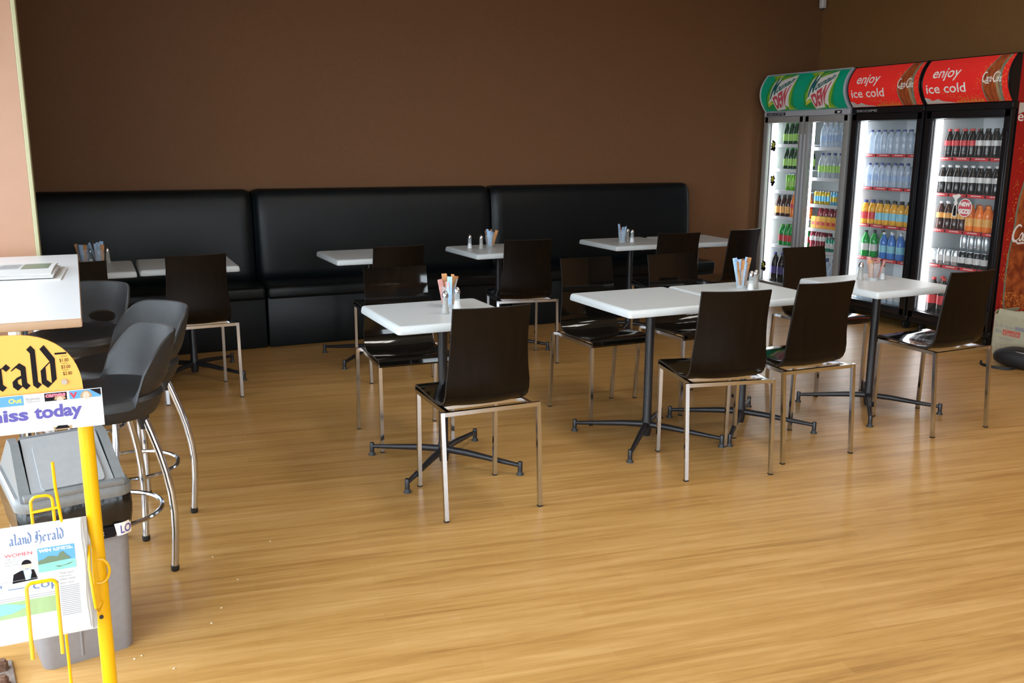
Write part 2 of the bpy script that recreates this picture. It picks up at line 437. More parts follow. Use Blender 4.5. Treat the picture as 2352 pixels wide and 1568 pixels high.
dd = MB().box((2.65, FY-.05, 1.08), (.09, .05, 2.14)).box((3.55, FY-.05, 1.08), (.09, .05, 2.14)).box((3.1, FY-.05, .10), (.82, .05, .18)).box((3.1, FY-.05, 2.11), (.82, .05, .09)).box((3.1, FY-.05, 1.0), (.82, .05, .06))
do_ = struct('added_door_1', dd, M['alu'], smooth=False)  # unseen glazed door, added so the glossy chair fronts reflect bright patches
MB().box((3.1, FY-.05, 1.1), (.82, .006, 2.0)).build('pane', M['glass'], do_, smooth=False)
portal('sky_portal', (3.1, FY-.02, 1.1), (R(90), 0, 0), .9, 2.1)
# ground outside, so the windows show something
struct('ground_outside', MB().box((0, 0, -.16), (60, 60, .1)), mat('pavement', (.30, .30, .29), .9), smooth=False)

# ------------------------------------------------------------------ ceiling lamps (behind and above the camera)
def troffer(x, y, label, power):
    t = empty('ceiling_light', (x, y, CZ), 0, label, 'light', 'fluorescent ceiling lights over the cafe floor')
    MB().box((0, 0, -.03), (.62, 1.22, .06), .004, 1).build('housing', M['white'], t)
    for s in (-.18, 0, .18):
        MB().tube([(s, -.56, -.075), (s, .56, -.075)], .016, 8).build('tube', M['lampglow'], t)
    l = tube_light('lamp', (x, y, CZ-.1), (0, 0, 0), .5, 1.1, power, (1, .95, .88))
for x, y, w_, pw in ((1.3, .4, 'nearest the glazed wall', 5), (3.4, .4, 'in the middle of the rear row', 13), (5.4, .4, 'in the rear row, nearest the right wall', 6), (2.4, 3.0, 'above the lone centre table', 13), (4.7, 3.0, 'above the table nearest the fridges', 7)):
    troffer(x, y, 'white fluorescent ceiling light '+w_, pw)
# corner sensor high in the corner
s_ = empty('motion_sensor', (RX-.03, BY-.03, 2.80), 0, 'small white sensor high in the corner above the fridges', 'sensor')
MB().box((-.02, -.02, .04), (.055, .055, .12), .012, 3).build('housing', M['white'], s_)
MB().lathe([(.012, -.012), (.014, 0), (.012, .006)], 12, (-.02, -.02, -.022)).build('lens', M['rubber'], s_)

# ------------------------------------------------------------------ banquette
def bench(x0, x1, label, endcap=False):
    t = empty('banquette_bench', ((x0+x1)/2, 6.74, 0), 0, label, 'bench', 'black padded benches along the brown wall')
    L = x1-x0-.012
    MB().box((0, .275, .20), (L, .53, .40), .012, 2).build('base', M['vinyl'], t)
    MB().box((0, .27, .405), (L+.006, .56, .095), .028, 4).build('seat', M['vinyl'], t)
    rows = []
    prof = [(.585, .43), (.40, .43), (.378, .46), (.372, .52), (.40, .95), (.415, 1.06), (.432, 1.105), (.46, 1.128), (.50, 1.132), (.585, 1.13)]
    n = 40
    for i in range(n+1):
        tt = i/n; x = -L/2+L*tt
        e = min(tt, 1-tt)*L
        k = 0 if e > .06 else (1-math.sin(PI/2*e/.06))
        row = []
        for (y, z) in prof:
            yy = y+(.035*k if y < .58 else 0); zz = z-(.018*k if z > 1.0 else 0)
            row.append((x, yy, zz))
        rows.append(row)
    # denser ends
    xs = [0, .008, .02, .035, .055, .1]+[.1+(L-.2)*i/14 for i in range(1, 14)]+[L-.1, L-.055, L-.035, L-.02, L-.008, L]
    rows = []
    for x in xs:
        e = min(x, L-x); k = 0 if e > .06 else (1-math.sin(PI/2*e/.06))
        rows.append([(x-L/2, y+(.035*k if y < .58 else 0), z-(.018*k if z > 1.0 else 0)) for y, z in prof])
    b = MB().grid(rows)
    b.add(rows[0], [tuple(range(len(prof)))]); b.add(rows[-1], [tuple(range(len(prof)))])
    b.build('backrest', M['vinyl'], t)
    return t
bench(-.86, 1.145, 'black padded wall bench section behind the two small tables at the left')
bench(1.145, 3.11, 'middle section of the long black padded wall bench')
bench(3.11, 5.14, 'right end section of the black wall bench nearest the fridges')

# ------------------------------------------------------------------ cafe tables
def tabletop_mesh(h=.29):
    b = MB()
    prof = [(h-.012, .692), (h-.002, .695), (h, .702), (h-.003, .722), (h-.008, .728), (h-.016, .730)]
    rows = []
    for hw, z in prof:
        rows.append([(x, y, z) for x, y in rrect(-hw, -hw, hw, hw, .014, 3)])
    b.grid(rows, closed=True)
    n = len(rows[0]); b.add(rows[0], [tuple(range(n))[::-1]]); b.add(rows[-1], [tuple(range(n))])
    return b
def make_table(loc, rz, label, off=(0, 0), arot=0):
    t = empty('cafe_table', (loc[0], loc[1], 0), R(rz), label, 'table', 'square pedestal tables with pale grey tops')
    tabletop_mesh().build('tabletop', M['table'], t)
    b = empty('pedestal', (0, 0, 0), 0, None, None); b.parent = t
    MB().lathe([(.020, .02), (.025, .05), (.026, .10), (.022, .12), (.022, .60), (.022, .688)], 20).build('column', M['blackmetal'], b)
    MB().box((0, 0, .686), (.30, .30, .008), .002, 1).box((0, 0, .678), (.34, .03, .012)).box((0, 0, .678), (.03, .34, .012)).build('mounting_plate', M['blackmetal'], b)
    for k in range(4):
        a = R(45+90*k+arot); c, s = math.cos(a), math.sin(a); r = .381
        m = MB().tube([(c*.018, s*.018, .078), (c*.12, s*.12, .072), (c*.25, s*.25, .058), (c*(r-.004), s*(r-.004), .045)], [.0165, .0155, .0125, .0095], 12)
        m.lathe([(.011, .018), (.011, .060), (.0095, .063)], 14, (c*r, s*r, 0))
        ar = m.build('foot_arm', M['blackmetal'], b)
        MB().lathe([(.0175, 0), (.0175, .004), (.011, .014), (.009, .022)], 14, (c*r, s*r, 0)).build('foot_pad', M['rubber'], ar)
    b.location = (off[0], off[1], 0)
    return t
# flatten: pedestal pieces become parts of the table itself
def flat_table(*a, **k):
    t = make_table(*a, **k)
    for b in list(t.children):
        if b.type == 'EMPTY':
            for ch in list(b.children):
                ch.parent = t; ch.location = b.location.copy(); ch.rotation_euler = b.rotation_euler
            bpy.data.objects.remove(b)
    return t
T1 = flat_table((1.426, 3.877), 0, 'pale grey square table standing alone, with a glass of brown sachets', off=(.006, -.02))
tabs = [
 ((2.511, 3.82), .6, 'left table of the joined middle pair, its grey top bare', (-.006, .015)),
 ((3.1035, 3.815), -1, 'right table of the joined middle pair, carrying salt, pepper and blue sachets', (0, .02)),
 ((3.99, 3.785), 1.5, 'pale grey square table on its own in front of the fridges', (.01, .0)),
 ((1.745, 6.17), .5, 'empty grey table at the bench, left of the table with two shakers', (0, 0)),
 ((2.705, 6.13), 2, 'grey table at the black bench with two shakers and a sachet glass', (-.03, -.02)),
 ((3.875, 6.20), .5, 'left table of the joined pair at the bench end, with sachet glass', (0, 0)),
 ((4.475, 6.165), -2.4, 'right table of the joined pair at the bench end, bare top', (0, 0)),
 ((.552, 6.13), -.5, 'grey table at the bench, second from the tan wall, empty', (0, 0)),
 ((-.045, 6.10), 0, 'grey table at the bench beside the tan wall, with two sachet glasses', (0, 0)),
]
for (x, y), rz, lb, of in tabs:
    dup(T1, (x, y, 0), R(rz), lb)

# ------------------------------------------------------------------ dining chairs
def chair_shell():
    prof = [(.212, .430, .186), (.222, .440, .187), (.220, .453, .188), (.205, .461, .189), (.15, .461, .190), (.08, .457, .190), (.0, .452, .189), (-.05, .450, .187),
            (-.085, .452, .184), (-.112, .462, .182), (-.131, .480, .182), (-.142, .505, .182), (-.146, .54, .181), (-.148, .60, .174), (-.153, .66, .169),
            (-.160, .72, .166), (-.170, .78, .165), (-.186, .855, .166)]
    n = 12; th = .010
    P = [Vector((0, y, z)) for y, z, _ in prof]
    front = []; back = []
    for i, (y, z, hw) in enumerate(prof):
        t = (P[min(i+1, len(P)-1)]-P[max(i-1, 0)]).normalized(); nrm = Vector((0, t.z, -t.y))
        nrm = Vector((0, t.z, -t.y)) if True else nrm
        s = i/(len(prof)-1)
        rf, rb = [], []
        for k in range(n+1):
            u = -1+2*k/n; x = u*hw
            d = 0
            if .2 < s: d = -.013*(1-u*u)*min(1, (s-.2)/.3)    # hollow
            nn = nrm
            q = Vector((x, y, z))+nn*(d*-1)*-1
            rf.append(q+nn*th/2); rb.append(q-nn*th/2)
        front.append(rf); back.append(rb)
    b = MB(); b.grid(front, 0); b.grid(back, 2)
    for i in range(len(prof)-1):
        for k in (0, n):
            b.add([front[i][k], front[i+1][k], back[i+1][k], back[i][k]], [(0, 1, 2, 3)], 1)
    for i in (0, len(prof)-1):
        for k in range(n):
            b.add([front[i][k], front[i][k+1], back[i][k+1], back[i][k]], [(0, 1, 2, 3)], 1)
    return b
def make_chair(label):
    t = empty('dining_chair', (0, 0, 0), 0, label, 'chair', 'dark lacquered chairs on square chrome legs')
    chair_shell().build('seat_shell', [M['wenge'], M['wenge_edge'], M['wenge_back']], t)
    q = .0085
    b = MB().tube([(-.209, -.176, .436), (.209, -.176, .436)], q, square=True).tube([(-.180, -.172, .434), (-.180, .202, .434)], q, square=True).tube([(.180, -.172, .434), (.180, .202, .434)], q, square=True)
    b.tube([(-.18, .10, .434), (.18, .10, .434)], q*.8, square=True).tube([(-.18, -.08, .434), (.18, -.08, .434)], q*.8, square=True)
    b.build('frame', M['chrome'], t)
    for sx in (-1, 1):
        for (ax, ay, az, fx, fy) in ((.209, -.176, .4445, .207, -.208), (.180, .202, .4425, .179, .206)):
            l = MB().tube([(sx*ax, ay, az), (sx*fx, fy, .006)], q, square=True).build('leg', M['chrome'], t)
            MB().box((sx*fx, fy, .003), (.0185, .0185, .006)).build('glide', M['glide'], l, smooth=False)
    return t
chairs = [
 ((1.413, 3.427), -.5, 'dark chair with its back to the viewer at the lone centre table'),
 ((2.593, 3.371), -12, 'dark chair turned slightly, left of two in front of the middle table pair'),
 ((3.111, 3.415), -1.5, 'dark chair standing square, right of two in front of the middle table pair'),
 ((4.085, 3.428), 2, 'dark chair beside the fridge with the red side panel, back to the viewer'),
 ((1.410, 4.335), 176.5, 'glossy dark chair facing the viewer on the far side of the lone centre table'),
 ((2.545, 4.325), 181, 'glossy dark chair facing the viewer behind the left middle table'),
 ((3.093, 4.287), 181.5, 'glossy dark chair facing the viewer behind the right middle table'),
 ((4.073, 4.274), 179.5, 'dark chair facing the viewer just in front of the silver fridge'),
 ((1.745, 5.650), 1, 'dark chair at the empty bench table, half hidden by a glossy chair'),
 ((2.694, 5.70), -9, 'dark chair at the bench table that carries two separate shakers'),
 ((3.91, 5.715), -8, 'dark chair at the joined bench tables, left of two'),
 ((4.49, 5.765), 10, 'dark chair at the end of the joined bench tables, beside the silver fridge'),
 ((.540, 5.645), 1.5, 'dark chair between the bar stools and the two leftmost bench tables'),
 ((-.085, 5.545), -1, 'dark chair beside the tan wall, its top just showing above the bar stool'),
]
ch0 = make_chair(chairs[0][2])
for i, ((x, y), a, lb) in enumerate(chairs):
    if i == 0: ch0.location = (x, y, 0); ch0.rotation_euler = (0, 0, R(a))
    else: dup(ch0, (x, y, 0), R(a), lb)

# ------------------------------------------------------------------ bar counter and stools
def bar_table():
    t = empty('bar_table', (-.04, 3.22, 0), R(.4), 'high white counter table with beige edge at the left, newspaper on top', 'table')
    W_, L_ = 1.25, 1.90
    MB().box((-W_/2, L_/2, .905), (W_, L_, .030), .006, 2, 0).build('tabletop', M['baredge'], t)
    MB().box((-W_/2, L_/2, .9205), (W_-.006, L_-.006, .0016)).build('top_surface', M['bartop'], t, smooth=False)
    for x, y in ((-.20, .22), (-W_+.2, .22), (-.20, L_-.22), (-W_+.2, L_-.22)):
        l = MB().tube([(x, y, .02), (x, y, .89)], .03, 18).build('leg', M['chrome'], t)
        MB().lathe([(.19, 0), (.19, .008), (.05, .022), (.031, .03)], 28, (x, y, 0)).build('base_disc', M['chrome'], l)
bar_table()
def stool(loc, rz, label):
    # local: faces +Y, back at -Y
    t = empty('bar_stool', (loc[0], loc[1], 0), R(rz), label, 'stool', 'charcoal shell bar stools at the white counter')
    SH = .645; BH = .195
    b = MB(); N = 72; K = 22
    def rim(a):
        c = -math.cos(a); back = max(0, c); h = 0
        if c > .22:
            q = min(1, (c-.22)/.62); w_ = min(1, q/.16); h = BH*(1-(1-q)**2.4)*(w_*w_*(3-2*w_))
        return .205*math.sin(a)*(1+.03*back), .205*math.cos(a)-.045*(h/BH), h
    def pos(k, i):
        s = i/K; a = 2*PI*k/N; x, y, h = rim(a); w_ = min(1, h/.05)
        bx, by = x*.93, .205*math.cos(a)*.93
        if s <= .5:
            q = s/.5; rx, ry = bx*q, by*q; z = SH-.016*(1-q*q)+.012*q**6*w_; dn = .012; out = 0
        else:
            q = (s-.5)/.5; e = math.sin(q*PI/2)
            rx = bx+(x-bx)*(e*w_+q*(1-w_)); ry = by+(y-by)*((.55*e+.45*q)*w_+q*(1-w_))
            z = (SH+.012*(1-q)+h*q)*w_+(SH-.022*q*q)*(1-w_)
            dn = .012*(1-q)+.012*(1-w_)*q; out = .010*w_*min(1, q*4)
        L = math.hypot(rx, ry) or 1
        return Vector((rx, ry, z)), Vector((rx+rx/L*out, ry+ry/L*out, z-dn))
    hc, hi, ra, ri = N/2, K*.5+1.9, 4.3, 1.55
    ins = lambda k, i: ((k+.5-hc)/ra)**2+((i+.5-hi)/ri)**2 < 1.05
    P = {}
    for i in range(1, K+1):
        for k in range(N):
            nb = [ins(k-dk, i-di) for dk in (0, 1) for di in (0, 1)]
            kk, ii = k, i
            if any(nb) and not all(nb):
                ux, uy = (k-hc)/ra, (i-hi)/ri; L = math.hypot(ux, uy) or 1
                kk, ii = hc+ra*ux/L, hi+ri*uy/L
            P[(k, i)] = pos(kk, ii)
    vs = []; ix = {}
    for (k, i), (t_, b2) in P.items():
        ix[(k, i, 0)] = len(vs); vs.append(t_); ix[(k, i, 1)] = len(vs); vs.append(b2)
    fs = []
    for i in range(1, K):
        for k in range(N):
            if ins(k, i): continue
            k2 = (k+1) % N
            for w in (0, 1): fs.append((ix[(k, i, w)], ix[(k2, i, w)], ix[(k2, i+1, w)], ix[(k, i+1, w)]))
            for (da, db, e1, e2) in ((0, 1, (k, i+1), (k2, i+1)), (0, -1, (k, i), (k2, i)), (1, 0, (k2, i), (k2, i+1)), (-1, 0, (k, i), (k, i+1))):
                if 0 < i+db < K and ins((k+da) % N, i+db):
                    fs.append((ix[(*e1, 0)], ix[(*e2, 0)], ix[(*e2, 1)], ix[(*e1, 1)]))
    for w in (0, 1): fs.append(tuple(ix[(k, 1, w)] for k in range(N)))
    m0 = len(vs)
    for k in range(N):
        t_, b2 = P[(k, K)]; hv = rim(2*PI*k/N)[2]
        vs.append((t_+b2)/2+Vector((0, 0, .004 if hv > .02 else 0))+Vector((t_.x, t_.y, 0)).normalized()*(.004 if hv <= .02 else 0))
    for k in range(N):
        k2 = (k+1) % N
        fs.append((ix[(k, K, 0)], ix[(k2, K, 0)], m0+k2, m0+k)); fs.append((ix[(k, K, 1)], ix[(k2, K, 1)], m0+k2, m0+k))
    b.add(vs, fs)
    # apron below the seat
    ap = [[(.198*math.sin(2*PI*k/N)*f, .198*math.cos(2*PI*k/N)*f, z) for k in range(N)] for f, z in ((1.0, SH-.022), (.97, SH-.05), (.90, SH-.072), (.5, SH-.075))]
    ap.insert(0, [tuple(pos(k, K*.5)[1]*.5+pos(k, K*.5)[0]*.5) for k in range(N)])
    for k in range(N):
        if rim(2*PI*k/N)[2] > .01:
            x, y, h = rim(2*PI*k/N); ap[1][k] = (.2*math.sin(2*PI*k/N)*1.02, .2*math.cos(2*PI*k/N)*1.02, SH-.01)
    b.grid(ap, closed=True)
    b.build('seat_shell', M['plastic'], t)
    for sx in (-1, 1):
        for sy in (-1, 1):
            k = 1
            fx, fy = .158*sx, .158*sy
            pts = []
            for j in range(9):
                q = j/8
                rr = .105+(.053)*math.sin(min(1, q*1.35)*PI/2)+.012*math.sin(q*PI)
                pts.append((rr*sx, rr*sy, SH-.07-(SH-.07-.012)*q))
            l = MB().tube(pts, .0125, 12).build('leg', M['chrome'], t)
            MB().lathe([(.012, 0), (.0145, .004), (.0145, .02), (.0125, .022)], 14, (pts[-1][0], pts[-1][1], 0)).build('foot_cap', M['glide'], l)
            MB().lathe([(.030, 0), (.026, .05), (.018, -.0+.07)][::-1] and [(.012, -.075), (.022, -.03), (.030, .012)], 14, (pts[0][0], pts[0][1], SH-.05)).build('leg_socket', M['plastic'], t)
    MB().tube([(.172*math.cos(2*PI*k/40), .172*math.sin(2*PI*k/40), .215) for k in range(40)], .0085, 8, closed=True).build('footrest_ring', M['chrome'], t)
    return t
st = stool((-.01, 3.33), 104, 'charcoal bar stool nearest the viewer, partly behind the newspaper stand')
dup(st, (.085, 3.79, 0), R(120), 'charcoal bar stool in the middle of the three along the white counter')
dup(st, (-.09, 4.44, 0), R(142), 'charcoal bar stool farthest back, its open slot showing, half hidden by the white counter')

# newspaper lying on the counter
def bar_paper():
    t = empty('folded_newspaper', (-.26, 4.38, .9216), R(-3), 'folded newspaper lying on the white counter', 'newspaper')
    W_ = .0
    for i, (x0, x1, y0, y1, z) in enumerate(((-.34, .155, -.21, .16, .0), (-.36, .125, -.19, .20, .008), (-.36, .115, -.14, .24, .016))):
        rows = []
        for j in range(9):
            u = j/8; x = x0+(x1-x0)*u
            rows.append([(x, y0+(y1-y0)*v/5, z+.004+.010*math.sin(PI*v/5)*(.4+.6*u)*(i > 0)) for v in range(6)])
        m = MB().grid(rows); bot = [[(p[0], p[1], z) for p in r] for r in rows]; m.grid(bot)
        for r1, r2 in ((rows[0], bot[0]), (rows[-1], bot[-1]), ([r[0] for r in rows], [r[0] for r in bot]), ([r[-1] for r in rows], [r[-1] for r in bot])):
            m.grid([r1, r2])
        m.build('page', M['paper'], t)
    top = lambda u, v: (u, v, .0207+.010*math.sin(PI*(v+.14)/.38)*(.4+.6*(u+.36)/.475))
    Art().rect(-.01, -.02, .095, .17).build('printed_photo', M['bottle_edge'], t, top, (-.02, .17, .02), (-.01, .095, .02))
    Art().rect(-.30, -.02, -.12, .10).build('printed_photo', M['l_sky_print'], t, top, (-.02, .1, .02), (-.3, -.12, .03))
    a = Art()
    for k in range(9): a.rect(-.10, .0+.02*k, -.02, .006+.02*k)
    a.build('printed_text', M['greyink'], t, top)
bar_paper()

# ------------------------------------------------------------------ swing-top bin
def bin_():
    t = empty('swing_bin', (-.128, 2.885, 0), R(11), 'tall grey swing-top waste bin lined with a black bag', 'bin')
    rows = []
    for f, z in ((0, 0), (.001, .004), (.006, .12), (.012, .32), (.016, .492), (.016, .50)):
        rows.append([(x, y, z) for x, y in rrect(-.122-f, -.172-f, .122+f, .172+f, .03, 5)])
    n = len(rows[0])
    b = MB().grid(rows, closed=True); b.add(rows[0], [tuple(range(n))[::-1]]); b.add(rows[-1], [tuple(range(n))])
    b.build('body', M['binbody'], t)
    MB().tube([(-.02, -.1725, .02), (-.02, -.1935, .34)], .004, 8).build('rib', M['binbody'], t)
    # liner folded over the rim
    rows = []
    rg = random.Random(3)
    for j, (f, z) in enumerate(((.020, .497), (.025, .485), (.027, .45), (.026, .42), (.022, .395), (.019, .368))):
        o = rrect(-.122-f, -.172-f, .122+f, .172+f, .03, 9)
        rows.append([(x*(1+rg.uniform(-.012, .016)*(j > 0)), y*(1+rg.uniform(-.008, .010)*(j > 0)), z+(rg.uniform(-.006, .006) if j == 5 else 0)) for x, y in o])
    MB().grid(rows, closed=True).build('bag_liner', M['liner'], t)
    fx = lambda u, v: (u, -.172-.0290, v)
    Art().rect(.020, .370, .092, .402).build('bag_print_strip', M['ink'], t, fx)
    Art().poly([(.096, .370), (.138, .370), (.138, .408), (.090, .408)]).build('bag_label', M['wink'], t, lambda u, v: (u, -.172-.0300+14*max(0, u-.104)**2, v), None, (.08, .14, .005))
    Art().text('LO', .106, .375, .137, .400, bold=.02).build('bag_lettering', M['violet'], t, lambda u, v: (u, -.172-.0308+14*max(0, u-.104)**2, v), None, (.08, .14, .005))
    a = Art(); a.poly([(.045+(.017 if k % 2 else .013)*math.cos(2*PI*k/32), .385+(.017 if k % 2 else .013)*math.sin(2*PI*k/32)) for k in range(32)])
    a.build('bag_starburst', M['ice'], t, lambda u, v: (u, -.172-.0310, v))
    # lid
    rows = []
    for f, z, h in ((.030, .488, 0), (.032, .497, 0), (.030, .515, 0), (.024, .522, 0), (.008, .524, 0)):
        rows.append([(x, y, z) for x, y in rrect(-.122-f, -.172-f, .122+f, .172+f, .045, 6)])
    b = MB().grid(rows, closed=True)
    # sloped frame up to the ridge
    x0, x1, y0, y1, zt = -.132, .132, -.182, .182, .635
    ridge = .02
    def quad(p): b.add(p, [(0, 1, 2, 3)])
    # side gables (solid blocks)
    for s in (-1, 1):
        xo, xi = s*.138, s*.110
        pts = [(xo, y0-.012, .52), (xo, y1+.012, .52), (s*.128, ridge+.03, zt), (s*.128, ridge-.03, zt)]
        pin = [(xi, y0-.012, .52), (xi, y1+.012, .52), (s*.106, ridge+.03, zt), (s*.106, ridge-.03, zt)]
        b.add(pts+pin, [(0, 1, 2, 3), (4, 5, 6, 7), (0, 1, 5, 4), (1, 2, 6, 5), (2, 3, 7, 6), (3, 0, 4, 7)])
    b.box((0, y0-.004, .527), (.26, .030, .016), .004, 2); b.box((0, y1+.004, .527), (.26, .030, .016), .004, 2)
    b.build('lid', M['binlid'], t)
    # flap
    fl = MB()
    for y_e, s in ((y0+.012, -1), (y1-.012, 1)):
        top = (ridge+s*.012, zt+.004)
        ps = [(-.107, y_e, .533), (.107, y_e, .533), (.099, top[0], top[1]), (-.099, top[0], top[1])]
        dn = [(x, y, z-.008) for x, y, z in ps]
        fl.add(ps+dn, [(0, 1, 2, 3), (4, 5, 6, 7), (0, 1, 5, 4), (1, 2, 6, 5), (2, 3, 7, 6), (3, 0, 4, 7)])
        # raised panel
        def at(u, v, h):
            a = Vector(ps[0]).lerp(Vector(ps[1]), u); c = Vector(ps[3]).lerp(Vector(ps[2]), u)
            p = a.lerp(c, v); nn = (Vector(ps[1])-Vector(ps[0])).cross(Vector(ps[3])-Vector(ps[0])).normalized()
            if nn.z < 0: nn = -nn
            return p+nn*h
        o1 = rrect(.12, -.02, .9, .86, .09, 5)
        r1 = [[at(u, max(v, .0), .0005) for u, v in o1], [at(.12*.0+u*.985+.008, max(0, v*.985), .0065) for u, v in o1]]
        fl.grid(r1, closed=True); fl.add(r1[1], [tuple(range(len(o1)))])
    fl.build('swing_flap', M['binflap_lit'], t)
bin_()

# ------------------------------------------------------------------ newspaper stand
def stand():
    Y = 1.90
    t = empty('newspaper_stand', (-.24, Y, 0), 0, 'yellow tubular newspaper rack with rounded Herald header board', 'newspaper stand')
    ox = .24   # world x = local x - .24
    X = lambda x: x+ox
    # tubular frame
    xr, xl = X(-.036), X(-.46)
    zt = 1.088; r = .14
    pts = [(xr, .02, 0), (xr, .02, zt-r)]
    for k in range(1, 7):
        a = PI/2*k/6; pts.append((xr-r+r*math.cos(a), .02, zt-r+r*math.sin(a)))
    for k in range(0, 7):
        a = PI/2+PI/2*k/6; pts.append((xl+r+r*math.cos(a), .02, zt-r+r*math.sin(a)))
    pts.append((xl, .02, 0))
    MB().tube(pts, .0142, 20).build('frame_tube', M['yellow'], t)
    b = MB()
    for x in (xr, xl):
        b.tube([(x, -.18, .012), (x, .22, .012)], .012, 12)
    b.tube([(xl, .02, .012), (xr, .02, .012)], .010, 12)
    b.tube([(xl, .02, .36), (xr, .02, .36)], .008, 12)
    b.build('base_bar', M['yellow'], t)
    MB().lathe([(.0147, -.012), (.0150, 0), (.0147, .012)], 20, (xr, .02, .585), cap=False).build('collar', M['yellow'], t)
    MB().tube([(xr-.004, .0035, .528), (xr-.004, .0055, .528)], .0042, 12).build('screw_hole', M['glide'], t)
    # header board with arched top
    out = [(X(-.50), .945), (X(-.033), .945)]
    for k in range(0, 13):
        a = PI/2*k/12; out.append((X(-.155)+.122*math.cos(a)**.82, 1.012+.114*math.sin(a)**.9))
    for k in range(0, 13):
        a = PI/2+PI/2*k/12; out.append((X(-.38)+.12*math.cos(a), 1.012+.114*math.sin(a)))
    out.append((X(-.50), 1.0))
    mx = Matrix.Translation((0, -.004, 0)) @ Matrix.Rotation(R(90), 4, 'X')
    hb = MB().prism(out, 0, .005, mx=mx).build('header_board', M['board'], t, smooth=False)
    mp = lambda u, v: (X(u), -.0098, v)
    a = Art()
    # place so that 'd' ends near x=-.062
    wtot = sum(BL[c][1] for c in 'Herald')*.047*.95
    blackletter(a, 'Herald', -.072-wtot, 1.024, .047, .23)
    a.build('header_lettering', M['ink'], hb, mp)
    a = Art(); a.rect(-.076, 1.0835, -.056, 1.0870).text('$1.80', -.069, 1.0675, -.0535, 1.0750).text('$3.00', -.067, 1.0545, -.0515, 1.0620).text('$2.80', -.065, 1.0415, -.0495, 1.0490)
    for z in (1.0790, 1.0652, 1.0522): a.rect(-.066, z, -.055, z+.0006)
    a.build('price_lettering', M['ink'], hb, mp)
    MB().tube([(X(-.064), -.0095, 1.030), (X(-.064), -.0125, 1.030)], .0055, 14).build('fixing_screw', M['chrome'], hb)
    # banner card
    bn = MB().box((X(-.2505), -.0155, .976), (.499, .003, .074)).build('banner_card', M['banner'], t, smooth=False)
    mb = lambda u, v: (X(u), -.0178, v); mb2 = lambda u, v: (X(u), -.0183, v); mb3 = lambda u, v: (X(u), -.0187, v)
    Art().text('today', -.120, .9565, -.038, .9895, bold=.035).text("Don't miss", -.315, .9635, -.130, .9895, bold=.035).build('banner_lettering', M['violet'], bn, mb2)
    Art().rect(-.250, .9935, -.135, 1.0125).build('banner_picture', M['sky'], bn, mb); Art().rect(-.058, .9965, -.003, 1.0125).build('banner_picture', M['sky'], bn, mb)
    Art().rect(-.135, .9955, -.100, 1.012).build('banner_picture', M['paper'], bn, mb)
    Art().rect(-.1, .9965, -.062, 1.012).build('banner_picture', M['ink'], bn, mb); Art().rect(-.09, .9395, -.058, .9455).build('banner_picture', M['hair'], bn, mb)
    Art().text('Business', -.131, 1.002, -.108, 1.0075).text('HERALD', -.131, .9975, -.108, 1.0005).text('SATURDAY', -.097, .949, -.078, .9515).text('FRIDAY', -.1255, .947, -.1125, .9495).text('THURSDAY', -.162, .945, -.143, .9475).text('SUNDAY', -.063, .951, -.049, .9535).build('banner_small_print', M['greyink'], bn, mb3)
    Art().text('Out', -.160, .999, -.138, 1.008, bold=.03).build('banner_small_print', M['yel_ink'], bn, mb2)
    Art().text('canvas', -.0985, 1.004, -.064, 1.0105, bold=.05).build('banner_small_print', M['pink'], bn, mb3)
    Art().text('V', -.0570, .998, -.044, 1.0095, bold=.05).build('banner_small_print', M['redink'], bn, mb2)
    for (px_, pz_, r1, r2, m_, lay) in ((-.074, .9985, .010, .008, 'hair', mb2), (-.074, .9970, .006, .007, 'skin', mb3), (-.029, .9975, .0105, .0135, 'hair', mb2)):
        Art().poly([(px_+r1*math.cos(k*PI/10), pz_+r2*math.sin(k*PI/10)) for k in range(0, 11)]).build('banner_portrait', M[m_], bn, lay)
    Art().poly([(-.029+.006*math.cos(k*PI/8), 1.0015+.0075*math.sin(k*PI/8)) for k in range(16)]).build('banner_portrait', M['skin'], bn, mb3)
    Art().poly([(-.022, 1.0125), (-.003, 1.0125), (-.003, .9995)]).poly([(-.088, .941), (-.062, .941), (-.066, .947), (-.082, .9475)]).build('banner_corner', M['ink'], bn, mb2)
    # wire rack
    def wire(name, pts, r=.0030): return MB().tube(pts, r, 8).build(name, M['yellow'], t)
    def U(xa, xb, zb, zt_, y0, y1, rad=.012):
        p = [(X(xa), y1, zb)]
        q = [(xa, zt_-rad)]
        for k in range(0, 5):
            a = PI-PI/2*k/4; q.append((xa+rad+rad*math.cos(a), zt_-rad+rad*math.sin(a)))
        for k in range(0, 5):
            a = PI/2-PI/2*k/4; q.append((xb-rad+rad*math.cos(a), zt_-rad+rad*math.sin(a)))
        for x, z in q: p.append((X(x), y1+(y0-y1)*(z-zb)/(zt_-zb), z))
        p.append((X(xb), y1, zb)); return p
    # rear support loop seen above the papers
    wire('wire_hoop', U(-.144, -.106, .57, .804, .004, -.012))
    wire('wire_crossbar', [(X(-.144), -.002, .775), (X(-.098), -.002, .778)])
    wire('wire_upright', [(X(-.099), -.004, .872), (X(-.0985), -.004, .82), (X(-.0955), -.004, .775), (X(-.091), -.004, .71), (X(-.102), -.002, .58), (X(-.107), -.002, .50), (X(-.107), -.002, .20), (X(-.107), .018, .012)])
    wire('wire_side_loop', [(X(-.050), -.004, .752-.062), (X(-.052), -.05, .66), (X(-.049), -.066, .62), (X(-.047), -.066, .585), (X(-.043), -.03, .56), (X(-.036), .004, .56)])
    wire('wire_ring', [(X(-.036+.019*math.cos(R(a))), .005, .628+.026*math.sin(R(a))) for a in range(-110, 96, 12)], .0028)
    # front hoop that holds the papers
    wire('front_hoop', U(-.158, -.108, .540, .676, -.105, -.137, .010), .0034)
